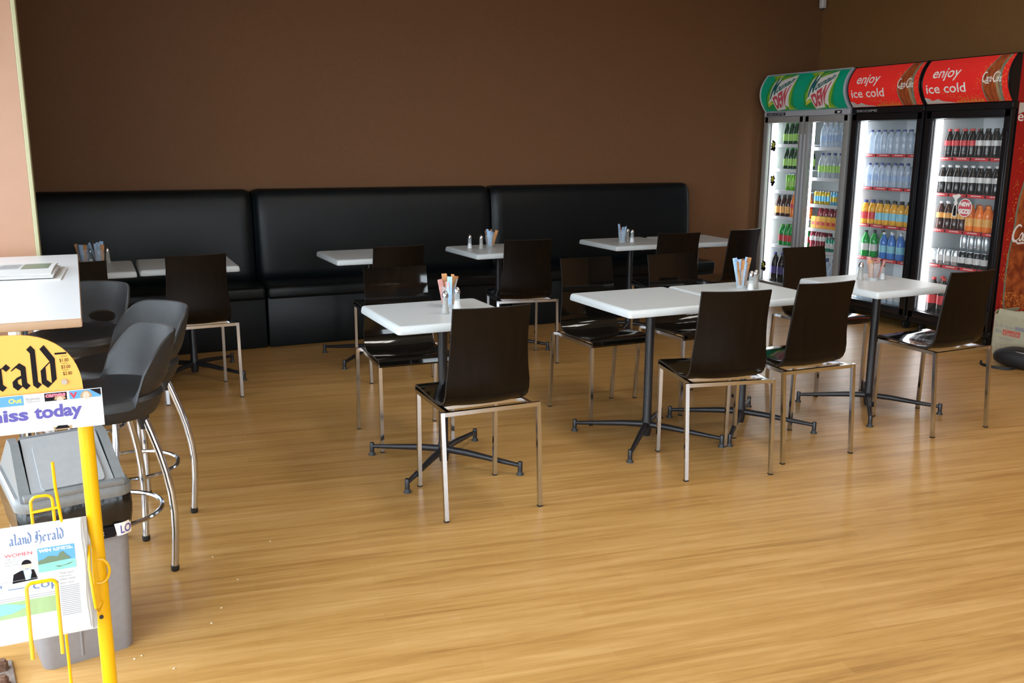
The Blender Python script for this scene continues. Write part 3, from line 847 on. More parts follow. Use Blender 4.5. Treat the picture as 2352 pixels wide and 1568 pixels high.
    wire('rack_shelf', [(X(-.40), -.045, .548), (X(-.06), -.045, .548)])
    wire('low_bracket', [(X(-.075), -.03, .37), (X(-.050), -.03, .375), (X(-.046), .0, .370), (X(-.05), .01, .3)], .0034)
    return t
stand()

def papers():
    # stack of newspapers leaning in the rack: local plane u right, v up the sheet, w towards viewer
    x0, x1 = -.43, -.060
    top = Vector((0, 1.895, .752)); bot = Vector((0, 1.825, .552))
    up = (top-bot); H = up.length; upn = up.normalized(); nr = Vector((0, -upn.z, upn.y))
    rg = random.Random(5)
    labels = 'newspaper in the yellow wire rack, behind the front copy'
    for k in range(9):
        w0 = -.0008-.0042*(9-k) + .002
        front = (k == 8)
        sx = x1+.012-.0012*k+rg.uniform(-.001, .001); dz = -.010+.001*k+rg.uniform(-.002, .001)
        if front: sx = x1; dz = 0
        o = empty('newspaper', (0, 0, 0), 0, 'front newspaper in the yellow rack, showing headline and colour pictures' if front else labels, 'newspaper', 'newspapers stacked in the yellow rack')
        th = .0034
        rows = []; rb = []
        n = 10
        for i in range(n+1):
            v = i/n*H+dz*(1-i/n)
            cu = .006*math.sin(PI*i/n)
            c = bot+upn*v
            rows.append([Vector((x0+(sx-x0)*j/8+(.0015*math.sin(i*1.1+k) if j == 8 else 0), c.y, c.z))+nr*(w0+th-.008*(j/8 > .9)*0) for j in range(9)])
            rb.append([p-nr*th for p in rows[-1]])
        m = MB().grid(rows).grid(rb)
        m.grid([rows[0], rb[0]]).grid([rows[-1], rb[-1]]).grid([[r[0] for r in rows], [r[0] for r in rb]]).grid([[r[-1] for r in rows], [r[-1] for r in rb]])
        pg = m.build('pages', M['paper'], o)
        if front:
            def mk(off):
                def f(u, v):
                    c = bot+upn*(v*H); p = Vector((u, c.y, c.z))+nr*(w0+th+off); return p
                return f
            A0, A1, A2 = mk(.0006), mk(.0010), mk(.0014)
            a = Art(); blackletter(a, 'Zealand Herald', -.236, .83, .0135, .2)
            # squash into v units
            a = Art(); b2 = Art()
            wd = sum(BL[c][1] for c in 'New Zealand Herald' if c in BL)
            bb = Art(); BLs = .0132
            xx = -.0965-sum(BL[c][1] for c in 'Herald')*BLs*.95+.022
            xx = -.091-sum(BL[c][1] for c in 'aland Herald')*BLs*.95
            blackletter(bb, 'aland Herald', xx, 0, BLs, .2)
            bb.v = [(x, .835+y/H*1.0) for x, y in bb.v]
            bb.build('masthead_lettering', M['blueink'], o, A0)
            Art().rect(-.140, .56, -.075, .775).build('printed_photo', M['sky'], o, A0)
            Art().rect(-.140, .56, -.075, .64).build('printed_photo', M['sea'], o, A1)
            Art().poly([(-.140, .63), (-.140, .665), (-.130, .675), (-.122, .695), (-.112, .69), (-.106, .68), (-.101, .715), (-.096, .722), (-.091, .69), (-.084, .66), (-.084, .645)]).poly([(-.112, .60), (-.098, .592), (-.082, .612), (-.077, .622), (-.085, .598), (-.105, .584)]).build('printed_rocks', M['rock'], o, A2)
            Art().text('WIN', -.138, .735, -.116, .765, bold=.06).build('printed_lettering', M['wink'], o, A2)
            Art().text('A MAGICAL', -.113, .752, -.081, .765, bold=.03).text('TRIP TO ASIA', -.113, .735, -.077, .748, bold=.03).build('printed_lettering', M['wink'], o, A2)
            Art().text('WOMEN', -.196, .735, -.149, .765).build('printed_lettering', M['redink'], o, A1)
            Art().text('THE', -.196, .71, -.186, .725).text('SECRET TO', -.197, .685, -.169, .70).text('SUCCESS', -.197, .66, -.173, .675).text('The last', -.106, .515, -.080, .535).text('minute,', -.106, .485, -.084, .505).text('500,000', -.106, .455, -.078, .475).text('who win', -.106, .425, -.082, .445).build('printed_lettering', M['greyink'], o, A1)
            Art().poly([(-.186, .50), (-.183, .58), (-.170, .605), (-.160, .60), (-.148, .60), (-.143, .52), (-.143, .51)]).build('printed_suit', M['ink'], o, A0)
            Art().poly([(-.163, .515), (-.166, .60), (-.161, .62), (-.154, .615), (-.152, .58), (-.155, .52)]).build('printed_shirt', M['sach_blue'], o, A1)
            Art().poly([(-.160+.0075*math.cos(k*PI/8), .645+.040*math.sin(k*PI/8)) for k in range(16)]).build('printed_face', M['skin'], o, A1)
            Art().poly([(-.160+.0085*math.cos(k*PI/8), .655+.040*math.sin(k*PI/8)) for k in range(0, 9)]).build('printed_hair', M['ink'], o, A2)
            Art().text("n' \u2014 cop", -.222, .40, -.108, .50).build('headline_lettering', M['blueink'], o, A1)
            Art().rect(-.26, .12, -.112, .34).build('printed_photo', M['leaf'], o, A0)
            Art().rect(-.26, .12, -.112, .20).build('printed_photo', M['ice'], o, A1)
            Art().poly([(-.26, .22), (-.26, .33), (-.20, .335), (-.16, .29), (-.19, .24)]).build('printed_trees', M['sea'], o, A1)
            a = Art()
            for z in range(16): a.rect(-.106, .40-.017*z, -.072, .406-.017*z)
            for z in range(2): a.rect(-.22, .352+.018*z, -.112, .357+.018*z)
            a.rect(-.24, .52, -.14, .523); a.build('printed_text', M['greyink'], o, A0)
papers()

# rusty bolt and plate at the lower left
b_ = empty('floor_anchor', (-.335, 2.69, 0), R(8), 'rusty steel floor plate with bolts at the lower left corner', 'bracket')
MB().box((-.03, .0, .003), (.15, .20, .006), .001, 1).build('plate', M['plate'], b_)
for dx, dy in ((.02, .055), (.015, -.035)):
    MB().lathe([(.018, .006), (.018, .010), (.014, .010), (.014, .028), (.010, .030), (.010, .036)], 6, (dx, dy, 0)).build('bolt', M['rust'], b_)

# ------------------------------------------------------------------ condiments
def shaker(loc, fill, label, group='salt and pepper shakers on the tables'):
    t = empty('salt_shaker' if fill == 'salt' else 'pepper_shaker', loc, 0, label, 'shaker', group); t.scale = (1.1, 1.1, 1.16)
    body = [(.0175, 0), (.0185, .004), (.015, .016), (.0125, .035), (.0115, .055), (.0125, .066)]
    MB().lathe(body, 10).build('glass_body', M['tumbler'], t)
    h = .03 if fill == 'salt' else .062
    MB().lathe([(.0155, .003), (.0135, .016), (.0108, .032)]+([(.0100, .055), (.0105, .062)] if fill != 'salt' else []), 10).build('contents', M[fill], t)
    MB().lathe([(.0130, .064), (.0135, .070), (.0115, .080), (.006, .088), (.001, .090)], 12).build('cap', M['chrome'], t)
    return t
def glass(loc, colours, label, where, seed, tall=1.0):
    t = empty('sachet_glass', loc, 0, label, 'glass')
    MB().lathe([(.026, 0), (.027, .006), (.026, .02), (.034, .062), (.033, .095), (.031, .098)], 16).build('bowl', M['tumbler'], t)
    MB().lathe([(.026, .001), (.024, .012)], 16).build('foot', M['tumbler'], t)
    rg = random.Random(seed)
    for i, c in enumerate(colours):
        a = 2*PI*i/len(colours)+rg.uniform(-.3, .3); rr = .006+.007*(i % 3)
        tilt = rg.uniform(.08, .30); L = .115*tall*rg.uniform(.85, 1.1)
        o = empty('sugar_sachet', (loc[0]+rr*math.cos(a), loc[1]+rr*math.sin(a), loc[2]+.014), 0,
                  '%s sugar sachet in the glass on %s' % ({'b': 'pale blue', 'n': 'golden brown', 'p': 'dull pink'}[c], where), 'sachet', 'sugar sachets in the glass on '+where)
        Mx = Matrix.Rotation(a, 4, 'Z') @ Matrix.Rotation(tilt, 4, 'Y') @ Matrix.Rotation(rg.uniform(0, PI), 4, 'Z')
        m = MB(); w_ = .0115
        rows = []
        for j in range(6):
            z = L*j/5; th = .0016*math.sin(PI*min(.95, max(.05, j/5)))+.0002
            rows.append([Mx @ Vector(p) for p in ((-w_, 0, z), (0, -th, z), (w_, 0, z), (0, th, z))])
        m.grid(rows, closed=True)
        m.build('packet', M[{'b': 'sach_blue', 'n': 'sach_brown', 'p': 'sach_pink'}[c]], o)
    return t
TZ = .7302
glass((1.505, 3.965, TZ), 'nnnnnnnppppbbbnn', 'clear glass packed with brown and pink sachets on the lone centre table', 'the lone centre table', 1, 1.12)
shaker((1.428, 3.805, TZ), 'pepper', 'pepper shaker with chrome cap in front of the glass on the lone centre table')
shaker((1.520, 3.895, TZ), 'salt', 'salt shaker with chrome cap right of the glass on the lone centre table')
shaker((2.515, 6.186, TZ), 'salt', 'salt shaker on the left of the trio on the bench table')
shaker((2.582, 6.131, TZ), 'pepper', 'pepper shaker between salt and glass on the bench table')
glass((2.69, 6.225, TZ), 'bnpbnpbbn', 'sachet glass on the bench table right of two shakers', 'the bench table with two shakers', 2)
glass((3.79, 6.16, TZ), 'bbbpbb', 'sachet glass with spread blue sticks on the joined tables at the bench end', 'the joined tables at the bench end', 3)
shaker((3.862, 6.20, TZ), 'pepper', 'pepper shaker partly behind the salt on the joined bench tables')
shaker((3.845, 6.105, TZ), 'salt', 'salt shaker right of the glass on the joined bench tables')
glass((3.157, 3.91, TZ), 'bbbbbbbbnnnbbnn', 'tall glass of blue and brown sachets on the middle table pair', 'the middle table pair', 4, 1.2)
shaker((3.142, 3.812, TZ), 'salt', 'salt shaker in front of the glass on the middle table pair')
shaker((3.196, 3.842, TZ), 'pepper', 'pepper shaker right of the salt on the middle table pair')
shaker((3.968, 3.873, TZ), 'pepper', 'pepper shaker left of the glass on the right-hand table')
glass((4.030, 3.835, TZ), 'ppppnnbpp', 'glass of pink sachets on the right-hand table before the fridges', 'the right-hand table', 5, .95)
shaker((4.092, 3.835, TZ), 'salt', 'salt shaker right of the glass on the right-hand table')
glass((-.037, 6.225, TZ), 'bbbnnbbn', 'left of two sachet glasses on the bench table beside the tan wall', 'the tan wall side of the bench table', 6)
glass((.050, 6.20, TZ), 'bbnbbpbbn', 'right of two sachet glasses on the bench table beside the tan wall', 'the bench table, second from the tan wall', 7, 1.15)
shaker((.004, 6.24, TZ), 'salt', 'salt shaker between two sachet glasses beside the tan wall')
shaker((.100, 6.25, TZ), 'pepper', 'pepper shaker right of two sachet glasses beside the tan wall')

# ------------------------------------------------------------------ drinks fridges
FX = 5.985
def bird(r, n, k, seed=1):
    rg = random.Random(seed)
    return [(r*(1 if i % 2 else k)*math.cos(2*PI*i/n)*rg.uniform(.85, 1.1), r*(1 if i % 2 else k)*math.sin(2*PI*i/n)*rg.uniform(.85, 1.1)) for i in range(n)]
def fridge(yc, W, doors, shelves, label, style):
    coke = style == 'coke'
    t = empty('drinks_fridge', (FX, yc, 0), 0, label, 'fridge', 'glass-door drinks fridges along the right wall')
    fm = M['fblack'] if coke else M['silver']
    D = .70; hy = W/2
    zb, zt = .10, 1.75
    # cabinet: outer shell and inner liner, open at the front
    b = MB(); th = .045
    b.box((.05+D/2-.02, hy-th/2, (zb+zt)/2), (D-.06, th, zt-zb)).box((.05+D/2-.02, -hy+th/2, (zb+zt)/2), (D-.06, th, zt-zb))
    b.box((D-.01, 0, (zb+zt)/2), (.03, W-2*th, zt-zb)).box((.05+D/2-.02, 0, zt-.012), (D-.06, W-2*th, .024)).box((.05+D/2-.02, 0, zb+.012), (D-.06, W-2*th, .024))
    b.build('cabinet', M['fblack'] if coke else M['headsilver'], t, smooth=False)
    b = MB(); yi = hy-th-.003
    b.box((.06+.27, yi-.002, .93), (.54, .004, 1.58)).box((.06+.27, -yi+.002, .93), (.54, .004, 1.58)).box((.60, 0, .93), (.004, 2*yi, 1.58)).box((.33, 0, 1.722), (.54, 2*yi, .004)).box((.33, 0, .142), (.54, 2*yi, .010))
    b.build('inner_liner', M['liner_white'], t, smooth=False)
    gb = MB().box((.08, 0, .108), (.10, W-.01, .055), .004, 1)
    for k in range(3): gb.box((.027, 0, .095+.014*k), (.006, W-.08, .005))
    gb.build('base_grille', M['fblack'] if coke else M['silver'], t)
    for sx in (.13, .62):
        for sy in (-1, 1):
            c = MB().lathe([(.005, -.012), (.036, -.012), (.038, -.008), (.038, .008), (.036, .012), (.005, .012)], 18, mx=Matrix.Translation((sx-.02, sy*(hy-.075), .038)) @ Matrix.Rotation(R(90), 4, 'X'))
            c.box((sx-.01, sy*(hy-.075), .074), (.05, .034, .014), .004, 1).box((sx-.012, sy*(hy-.075)+.016, .056), (.028, .004, .04)).box((sx-.012, sy*(hy-.075)-.016, .056), (.028, .004, .04))
            c.build('castor', M['glide'], t)
    # header
    z0, hh = 1.785, .335
    def hx(v): q = v/hh; return .012-.082*(1-(2*q-1)**2)
    hm = M['fblack'] if coke else M['headsilver']
    n = 14
    # band under the header
    band = MB().box((.04, 0, 1.762), (.085, W-.004, .044), .003, 1)
    hb = band.build('header_band', hm, t)
    side = [(hx(hh*i/n), z0+hh*i/n) for i in range(n+1)]
    back = [(.60, z0+hh), (.60, z0-.03), (.03, z0-.03)]
    hd = MB(); ol = [(x+.004, z) for x, z in side]+back
    mxp = Matrix(((1, 0, 0, 0), (0, 0, 1, 0), (0, 1, 0, 0), (0, 0, 0, 1)))
    hd.prism(ol, -hy+.001, hy-.001, mx=mxp)
    hd.build('header_housing', hm, t, smooth=False)
    # end rims
    rr = .008 if coke else .012
    for s in (-1, 1):
        MB().tube([(x-.002, s*(hy-rr), z) for x, z in side], rr*.7, 8).build('header_trim', hm, t)
    if not coke:
        MB().tube([(side[0][0]-.002, -hy+.01, z0), (side[0][0]-.002, hy-.01, z0)], .007, 8).build('header_trim', hm, t)
        MB().tube([(side[-1][0]-.002, -hy+.01, z0+hh), (side[-1][0]-.002, hy-.01, z0+hh)], .007, 8).build('header_trim', hm, t)
    def H(off):
        def f(u, v):   # u from the far end, v up from header bottom
            v = min(hh, max(0, v)); return (hx(v)-.001-off, hy-u, z0+v)
        return f
    cv = (0, hh, .022)
    g = Art().rect(.012, .008, W-.012, hh-.008).build('header_panel', M['red'] if coke else M['dewgreen'], t, H(.001), cv)
    if coke:
        k = W/.755
        Art().text('enjoy', .10*k, .168, .345*k, .262, shear=.15, bold=.012).build('header_lettering', M['wink'], g, H(.0035), cv)
        Art().text('ice cold', .045*k, .082, .395*k, .150, bold=.012).build('header_lettering', M['wink'], g, H(.0035), cv)
        a = Art(); a.poly([(.013, .009), (.013, .055), (.06, .044), (.07, .030), (.10, .034), (.13, .042), (.16, .028), (.19, .022), (.24, .018), (.29, .009)])
        a.build('ice_shards', M['ice'], g, H(.0022), cv)
        a = Art(); rg = random.Random(4)
        for _ in range(120):
            q = rg.random(); u = (.16+.36*q)*k+rg.gauss(0, .015); v = .085-.07*q**.5+abs(rg.gauss(0, .022)); s = rg.uniform(.0015, .0045)
            a.poly([(u+s, v), (u, v+s), (u-s, v), (u, v-s)])
        for _ in range(110):
            u = rg.uniform(.635, .735)*k; v = rg.uniform(.01, .31); s = rg.uniform(.0015, .005)
            a.poly([(u+s, v), (u, v+s*1.6), (u-s, v), (u, v-s*1.6)])
        for _ in range(60):
            v = rg.uniform(.1, .29); u = (.50+.10*(v-.1)/.19)*k+rg.gauss(0, .014)-.02; s = rg.uniform(.0015, .004)
            a.poly([(u+s, v), (u, v+s), (u-s, v), (u, v-s)])
        for i in range(8):
            u0 = (.28+.03*i)*k; a.poly([(u0, .010), (u0+.035, .010), (u0+.028, .03+.006*(i % 3)), (u0+.012, .022)])
        a.build('cola_splash', M['splash'], g, H(.0028), cv)
        # large bottle print
        outl = [(.545, .009), (.538, .06), (.532, .11), (.535, .16), (.548, .20), (.575, .25), (.60, .29), (.615, .326)]
        outr = [(.715, .326), (.700, .27), (.692, .22), (.695, .17), (.695, .11), (.688, .06), (.685, .009)]
        Art().poly([(a_*k, b_) for a_, b_ in outl+outr]).build('bottle_print', M['bottle_edge'], g, H(.0032), cv)
        Art().poly([((a_+.010)*k, b_) for a_, b_ in outl]+[((a_-.020)*k, b_) for a_, b_ in outr]).build('cola_print', M['amber'], g, H(.0040), cv)
        Art().poly([(.645*k, .009), (.648*k, .10), (.640*k, .16), (.655*k, .22), (.672*k, .22), (.668*k, .15), (.672*k, .08), (.668*k, .009)]).build('cola_shadow_print', M['hair'], g, H(.0044), cv)
        a = Art(); script_logo(a, .535*k, .145, .155*k, .072, -.04); a.build('header_script_lettering', M['wink'], g, H(.0052), cv)
    else:
        for u0 in (.095, .60):
            LW, LH = .375, .335
            Q = lambda x, y: (u0+LW*x, .0+LH*y)
            Art().poly([Q(-.1, .10), Q(.03, .5), Q(.2, .95), Q(.5, .99), Q(.93, .98), Q(1.04, .8), Q(.98, .4), Q(.9, .08), Q(.5, .02), Q(.1, .04)]).build('logo_glow', mat('logo_glow_green', (.02, .36, .10), .3), g, H(.0016), cv)
            Art().poly([Q(-.02, .12), Q(.06, .42), Q(.14, .52), Q(.22, .86), Q(.14, .90), Q(.05, .955), Q(.46, .965), Q(.40, .87), Q(.60, .93), Q(.74, .985), Q(.66, .88), Q(.97, .94), Q(1.0, .72), Q(.93, .40), Q(.82, .17), Q(.9, .07), Q(1.0, .045), Q(.68, .045), Q(.76, .3), Q(.60, .02), Q(.56, .07), Q(.3, .02), Q(.22, .05), Q(.24, .22)]).build('logo_shards', M['lime'], g, H(.0022), cv)
            Art().poly([Q(.05, .955), Q(.46, .965), Q(.34, .83), Q(.38, .92)]).poly([Q(.68, .045), Q(.78, .3), Q(.74, .075), Q(.98, .045)]).poly([Q(-.02, .13), Q(.2, .22), Q(.1, .3)]).build('logo_yellow_edges', M['yel_ink'], g, H(.0027), cv)
            Art().poly([Q(.02, .22), Q(.12, .32), Q(.24, .78), Q(.38, .93), Q(.42, .80), Q(.60, .86), Q(.96, .955), Q(.985, .80), Q(.93, .62), Q(.72, .10), Q(.62, .17), Q(.58, .06), Q(.26, .03), Q(.21, .30)]).build('logo_outline', M['wink'], g, H(.0032), cv)
            a = Art(); a.textq('M', Q(.13, .32), Q(.34, .46), Q(.47, .86), Q(.33, .90), bold=.03).textq('ountain', Q(.36, .47), Q(.915, .755), Q(.955, .905), Q(.45, .715), bold=.035)
            a.build('logo_lettering', M['teal'], g, H(.0042), cv)
            Art().textq('DEW', Q(.285, .075), Q(.665, .15), Q(.90, .70), Q(.235, .37), bold=.05).build('logo_lettering', M['dewred'], g, H(.0042), cv)
    # maker's badge on the band
    bx = .04-.0425
    fp = lambda off: (lambda u, v: (bx-.001-off, hy-u, v))
    if style != 'coke_plain':
        pass
    if coke and yc > 5.4 or not coke:
        if not coke: Art().rect(.045, 1.748, .30, 1.775).build('badge_plate', M['ink'], hb, fp(.0005))
        Art().text('SKOPE', .06, 1.752, .285, 1.771, bold=.03).build('badge_lettering', M['greyink'], hb, fp(.0012))
    if not coke:
        MB().box((bx-.002, -hy+.13, 1.762), (.004, .08, .026)).build('thermometer', M['ink'], hb)
        MB().box((bx-.005, -hy+.12, 1.762), (.003, .035, .012)).build('thermometer_display', M['wink'], hb)
    # doors
    for (u0, u1) in doors:
        fw, ft = (.062, .050) if coke else (.055, .05)
        z0d, z1d = .125, 1.738
        ya, yb = hy-u0, hy-u1
        d = MB(); dx = .02
        fl, fr_ = (.100, .072) if coke else (.058, .058)
        dm = M['fblack'] if coke else M['silver']
        d.box((dx, ya-.030, (z0d+z1d)/2), (.04, .060, z1d-z0d), .005, 2).box((dx, yb+.030, (z0d+z1d)/2), (.04, .060, z1d-z0d), .005, 2)
        d.box((dx, (ya+yb)/2, z1d-.028), (.04, u1-u0-.02, .056), .005, 2).box((dx, (ya+yb)/2, z0d+.028), (.04, u1-u0-.02, .056), .005, 2)
        do = d.build('door', dm, t)
        g_ = MB().box((.016, (ya+yb)/2, (z0d+z1d)/2), (.006, u1-u0-.11, z1d-z0d-.10)).build('glass_pane', M['doorglass'], do, smooth=False)
        MB().tube([(.044, ya-.062, z0d+.06), (.044, ya-.062, z1d-.06), (.044, yb+.062, z1d-.06), (.044, yb+.062, z0d+.06)], .006, 6, closed=True).build('gasket', M['greyink'], do)
        hnd = MB().box((-.004, yb+.020 if coke else (ya-.022 if u0 > .3 else yb+.022), .93), (.012, .020, 1.30), .005, 2).build('handle', M['fblack'] if coke else M['headsilver'], do)
        # light fitting: upright diffuser at the far front corner of each bay
        yl = hy-max(u0, .05)-.035
        lw_ = .045 if coke else .060
        MB().box((.085, yl, .93), (.022, .030, 1.50), .006, 2).build('light_diffuser', M['fridge_tube'], t)
    # shelves
    for (u0, u1, zs) in shelves:
        for z in zs:
            s = MB().box((.335, hy-(u0+u1)/2, z-.008), (.45, u1-u0, .008))
            for k in range(5): s.box((.335, hy-u0-(u1-u0)*(k+.5)/5, z-.013), (.45, .004, .006))
            so = s.build('shelf', M['shelf'], t, smooth=False)
            ps = MB().box((.106, hy-(u0+u1)/2, z-.014), (.006, u1-u0, .026 if coke else .030), .001, 1)
            po = ps.build('price_strip', M['strip'] if coke else M['shelf'], so)
            if coke:
                a = Art(); nn = 4; dw = (u1-u0)/nn
                for q in range(nn):
                    ub = u0+dw*q
                    for j in range(9): a.rect(ub+.03+.010*j, z-.015, ub+.037+.010*j, z-.010+.003*(j % 2))
                a.build('strip_marks', M['wink'], po, lambda u, v: (.1022, hy-u, v))
                a = Art()
                for q in range(nn): a.rect(u0+dw*(q+.90), z-.024, u0+dw*(q+.98), z-.004)
                a.build('strip_gaps', M['ink'], po, lambda u, v: (.1022, hy-u, v))
        # perforated upright
        a = Art(); z = .2
        while z < 1.7: a.rect(.0, z, .006, z+.014); z += .028
        a.build('shelf_rail', M['greyink'], t, lambda u, v: (.12+u, hy-u0-.002 if u0 < .3 else hy-u0-.004, v))
    return t, hy

W_MD = 1.10; Y_MD = 6.665
md, hy_md = fridge(Y_MD, W_MD, [(.004, .548), (.552, 1.096)], [(.052, .545, (1.488, 1.258, 1.055, .808, .533)), (.555, 1.048, (1.462, 1.190, .951, .732, .533))],
   'silver two-door drinks fridge with green header in the corner of the room', 'dew')
ca, hy_c = fridge(5.715, .755, [(.004, .751)], [(.052, .703, (1.412, 1.138, .824, .543))], 'black fridge with red header holding water and sports drinks, middle of three', 'coke')
cb, _ = fridge(4.9475, .755, [(.004, .751)], [(.052, .703, (1.395, 1.121, .843, .566))], 'black fridge with red header and red side panel, full of dark cola bottles', 'coke')

# side panel artwork on the right-hand fridge
def side_art(t):
    ys = -.3775-.0012
    S = lambda off: (lambda u, v: (u, ys-off, v))
    g = MB().box((.36, -.3775-.001, .96), (.61, .002, 1.66)).build('side_panel', M['dred'], t, smooth=False)
    g2 = MB().box((.33, -.3775-.001, 1.952), (.58, .002, .32)).build('side_header_panel', M['dred'], t, smooth=False)
    Art().text('enjoy', .055, 1.63, .36, 1.72, bold=.01).build('side_lettering', M['wink'], g, S(.002))
    Art().poly([(.057, .14), (.057, .25), (.10, .20), (.20, .30), (.40, .22), (.6, .28), (.66, .14)]).poly([(.057, 1.70), (.057, 1.78), (.66, 1.78), (.66, 1.765), (.25, 1.765)]).build('side_ice', M['ice'], g, S(.0015))
    L = [(.135, .28), (.118, .40), (.112, .55), (.116, .70), (.135, .82), (.150, .92), (.15, 1.0), (.165, 1.12), (.21, 1.28), (.235, 1.42)]
    Rr = [(.405, 1.42), (.43, 1.28), (.475, 1.12), (.49, 1.0), (.49, .92), (.505, .82), (.524, .70), (.528, .55), (.522, .40), (.505, .28)]
    Art().poly(L+Rr).build('side_bottle_print', M['bottle_edge'], g, S(.002))
    Art().poly([(a+.018, b) for a, b in L]+[(a-.018, b) for a, b in Rr]).build('side_cola_print', M['amber'], g, S(.0026))
    a = Art(); script_logo(a, .13, .80, .40, .13); a.build('side_script_lettering', M['wink'], g, S(.0034))
    rg = random.Random(9); a = Art()
    for _ in range(160):
        v = rg.uniform(.5, 1.5); u = .10+.08*max(0, (v-.8))+rg.gauss(0, .02); s = rg.uniform(.002, .006)
        a.poly([(u+s, v), (u, v+s), (u-s, v), (u, v-s)])
    for _ in range(200):
        v = rg.uniform(.28, .42); u = rg.uniform(.10, .52); s = rg.uniform(.003, .008)
        a.poly([(u+s, v), (u, v+s), (u-s, v), (u, v-s)])
    a.build('side_droplets', M['splash'], g, S(.0030))
side_art(cb)

# stickers on the door glass
def sticker():
    o = empty('round_sticker', (FX+.0095, 4.885, 1.025), 0, 'round red NEW SIZE sticker on a fridge glass door', 'sticker')
    mp = lambda off: (lambda u, v: (-off, -u, v))
    Art().poly([(.062*math.cos(k*PI/16), .068*math.sin(k*PI/16)) for k in range(32)]).build('sticker_rim', M['wink'], o, mp(.0))
    Art().poly([(.056*math.cos(k*PI/16), .062*math.sin(k*PI/16)) for k in range(32)]).build('sticker_face', M['dewred'], o, mp(.0006))
    Art().text('NEW', -.048, .010, .048, .044, bold=.06).text('SIZE', -.050, -.045, .050, -.008, bold=.06).build('sticker_lettering', M['wink'], o, mp(.0012))
    Art().poly([(-.105, -.07), (-.105, -.02), (-.095, .02), (-.095, .055), (-.12, .085), (-.06, .10), (-.045, .085), (-.075, .06), (-.07, .0), (-.065, -.07)]).build('sticker_bottle', M['wink'], o, mp(.0002))
    Art().poly([(-.099, -.064), (-.099, -.02), (-.091, .015), (-.080, .015), (-.074, -.02), (-.073, -.064)]).build('sticker_bottle_print', M['ink'], o, mp(.0008))
sticker()
for i, (y, z, s, lb) in enumerate(((7.070, 1.47, .052, 'highest of three small stickers down the silver fridge left door'), (7.050, 1.15, .05, 'middle of three small stickers down the silver fridge left door'), (7.105, .32, .05, 'lowest of three small stickers down the silver fridge left door'))):
    o = empty('burst_sticker', (FX+.0095, y, z), 0, lb, 'sticker')
    Art().poly(bird(s, 22, .6, i+2)).build('sticker_backing', M['ink'], o, lambda u, v: (0, -u*.8, v*1.1))
    Art().poly(bird(s*.55, 16, .6, i+5)).build('sticker_centre', M['yel_ink'], o, lambda u, v: (-.0006, -u*.8, v*1.1+.012))

# ------------------------------------------------------------------ drinks
def drink_mats():
    M['d_water'] = thin('clear_bottle', (.60, .72, .86), .42, .08, .9)
    M['d_clear'] = thin('pale_bottle', (.55, .62, .70), .42, .08, .9)
    M['d_cola'] = mat('cola_bottle', (.010, .004, .004), .10)
    M['d_green'] = mat('dark_green_bottle', (.012, .055, .018), .12)
    M['d_lime'] = mat('bright_green_bottle', (.01, .30, .05), .12)
    M['d_brown'] = mat('brown_bottle', (.05, .012, .008), .12)
    M['d_orange'] = mat('orange_bottle', (.82, .20, .02), .12)
    M['d_yellow'] = mat('yellow_bottle', (.72, .38, .03), .12)
    M['d_blue'] = mat('blue_bottle', (.06, .20, .60), .12)
    M['d_red'] = mat('red_bottle', (.22, .012, .03), .12)
    M['d_can_silver'] = mat('silver_can', (.55, .60, .64), .25, .7)
    M['d_can_green'] = mat('green_can', (.20, .55, .04), .25, .3)
    M['d_can_teal'] = mat('teal_can', (.02, .28, .18), .25, .3)
    M['d_can_yellow'] = mat('yellow_can', (.60, .45, .04), .25, .3)
    M['d_can_blue'] = mat('blue_can', (.15, .50, .75), .25, .3)
    M['d_can_black'] = mat('black_can', (.012, .010, .012), .2, .3)
    M['d_can_red'] = mat('red_can', (.60, .03, .02), .2, .3)
    M['c_blue'] = mat('blue_cap', (.03, .05, .22), .4); M['c_red'] = mat('red_cap', (.60, .03, .03), .4)
    M['c_white'] = mat('white_cap', (.72, .74, .78), .4); M['c_green'] = mat('green_cap', (.05, .35, .03), .4)
    M['c_black'] = mat('black_cap', (.015, .015, .018), .4); M['c_orange'] = mat('orange_cap', (.75, .22, .03), .4)
    M['l_lime'] = mat('lime_label', (.32, .60, .10), .4); M['l_red'] = mat('red_label', (.58, .03, .04), .4)
    M['l_silver'] = mat('silver_label', (.62, .63, .64), .3); M['l_orange'] = mat('orange_label', (.75, .38, .08), .4)
    M['l_sky'] = mat('sky_label', (.22, .55, .70), .4); M['l_purple'] = mat('purple_label', (.07, .05, .22), .4)
    M['l_cream'] = mat('cream_label', (.60, .56, .46), .4); M['l_water'] = thin('water_label', (.40, .55, .80), .6, .4)
    M['juice'] = noise_mat('juice_carton', (.78, .25, .02), (.85, .55, .05), 22, .5)
drink_mats()
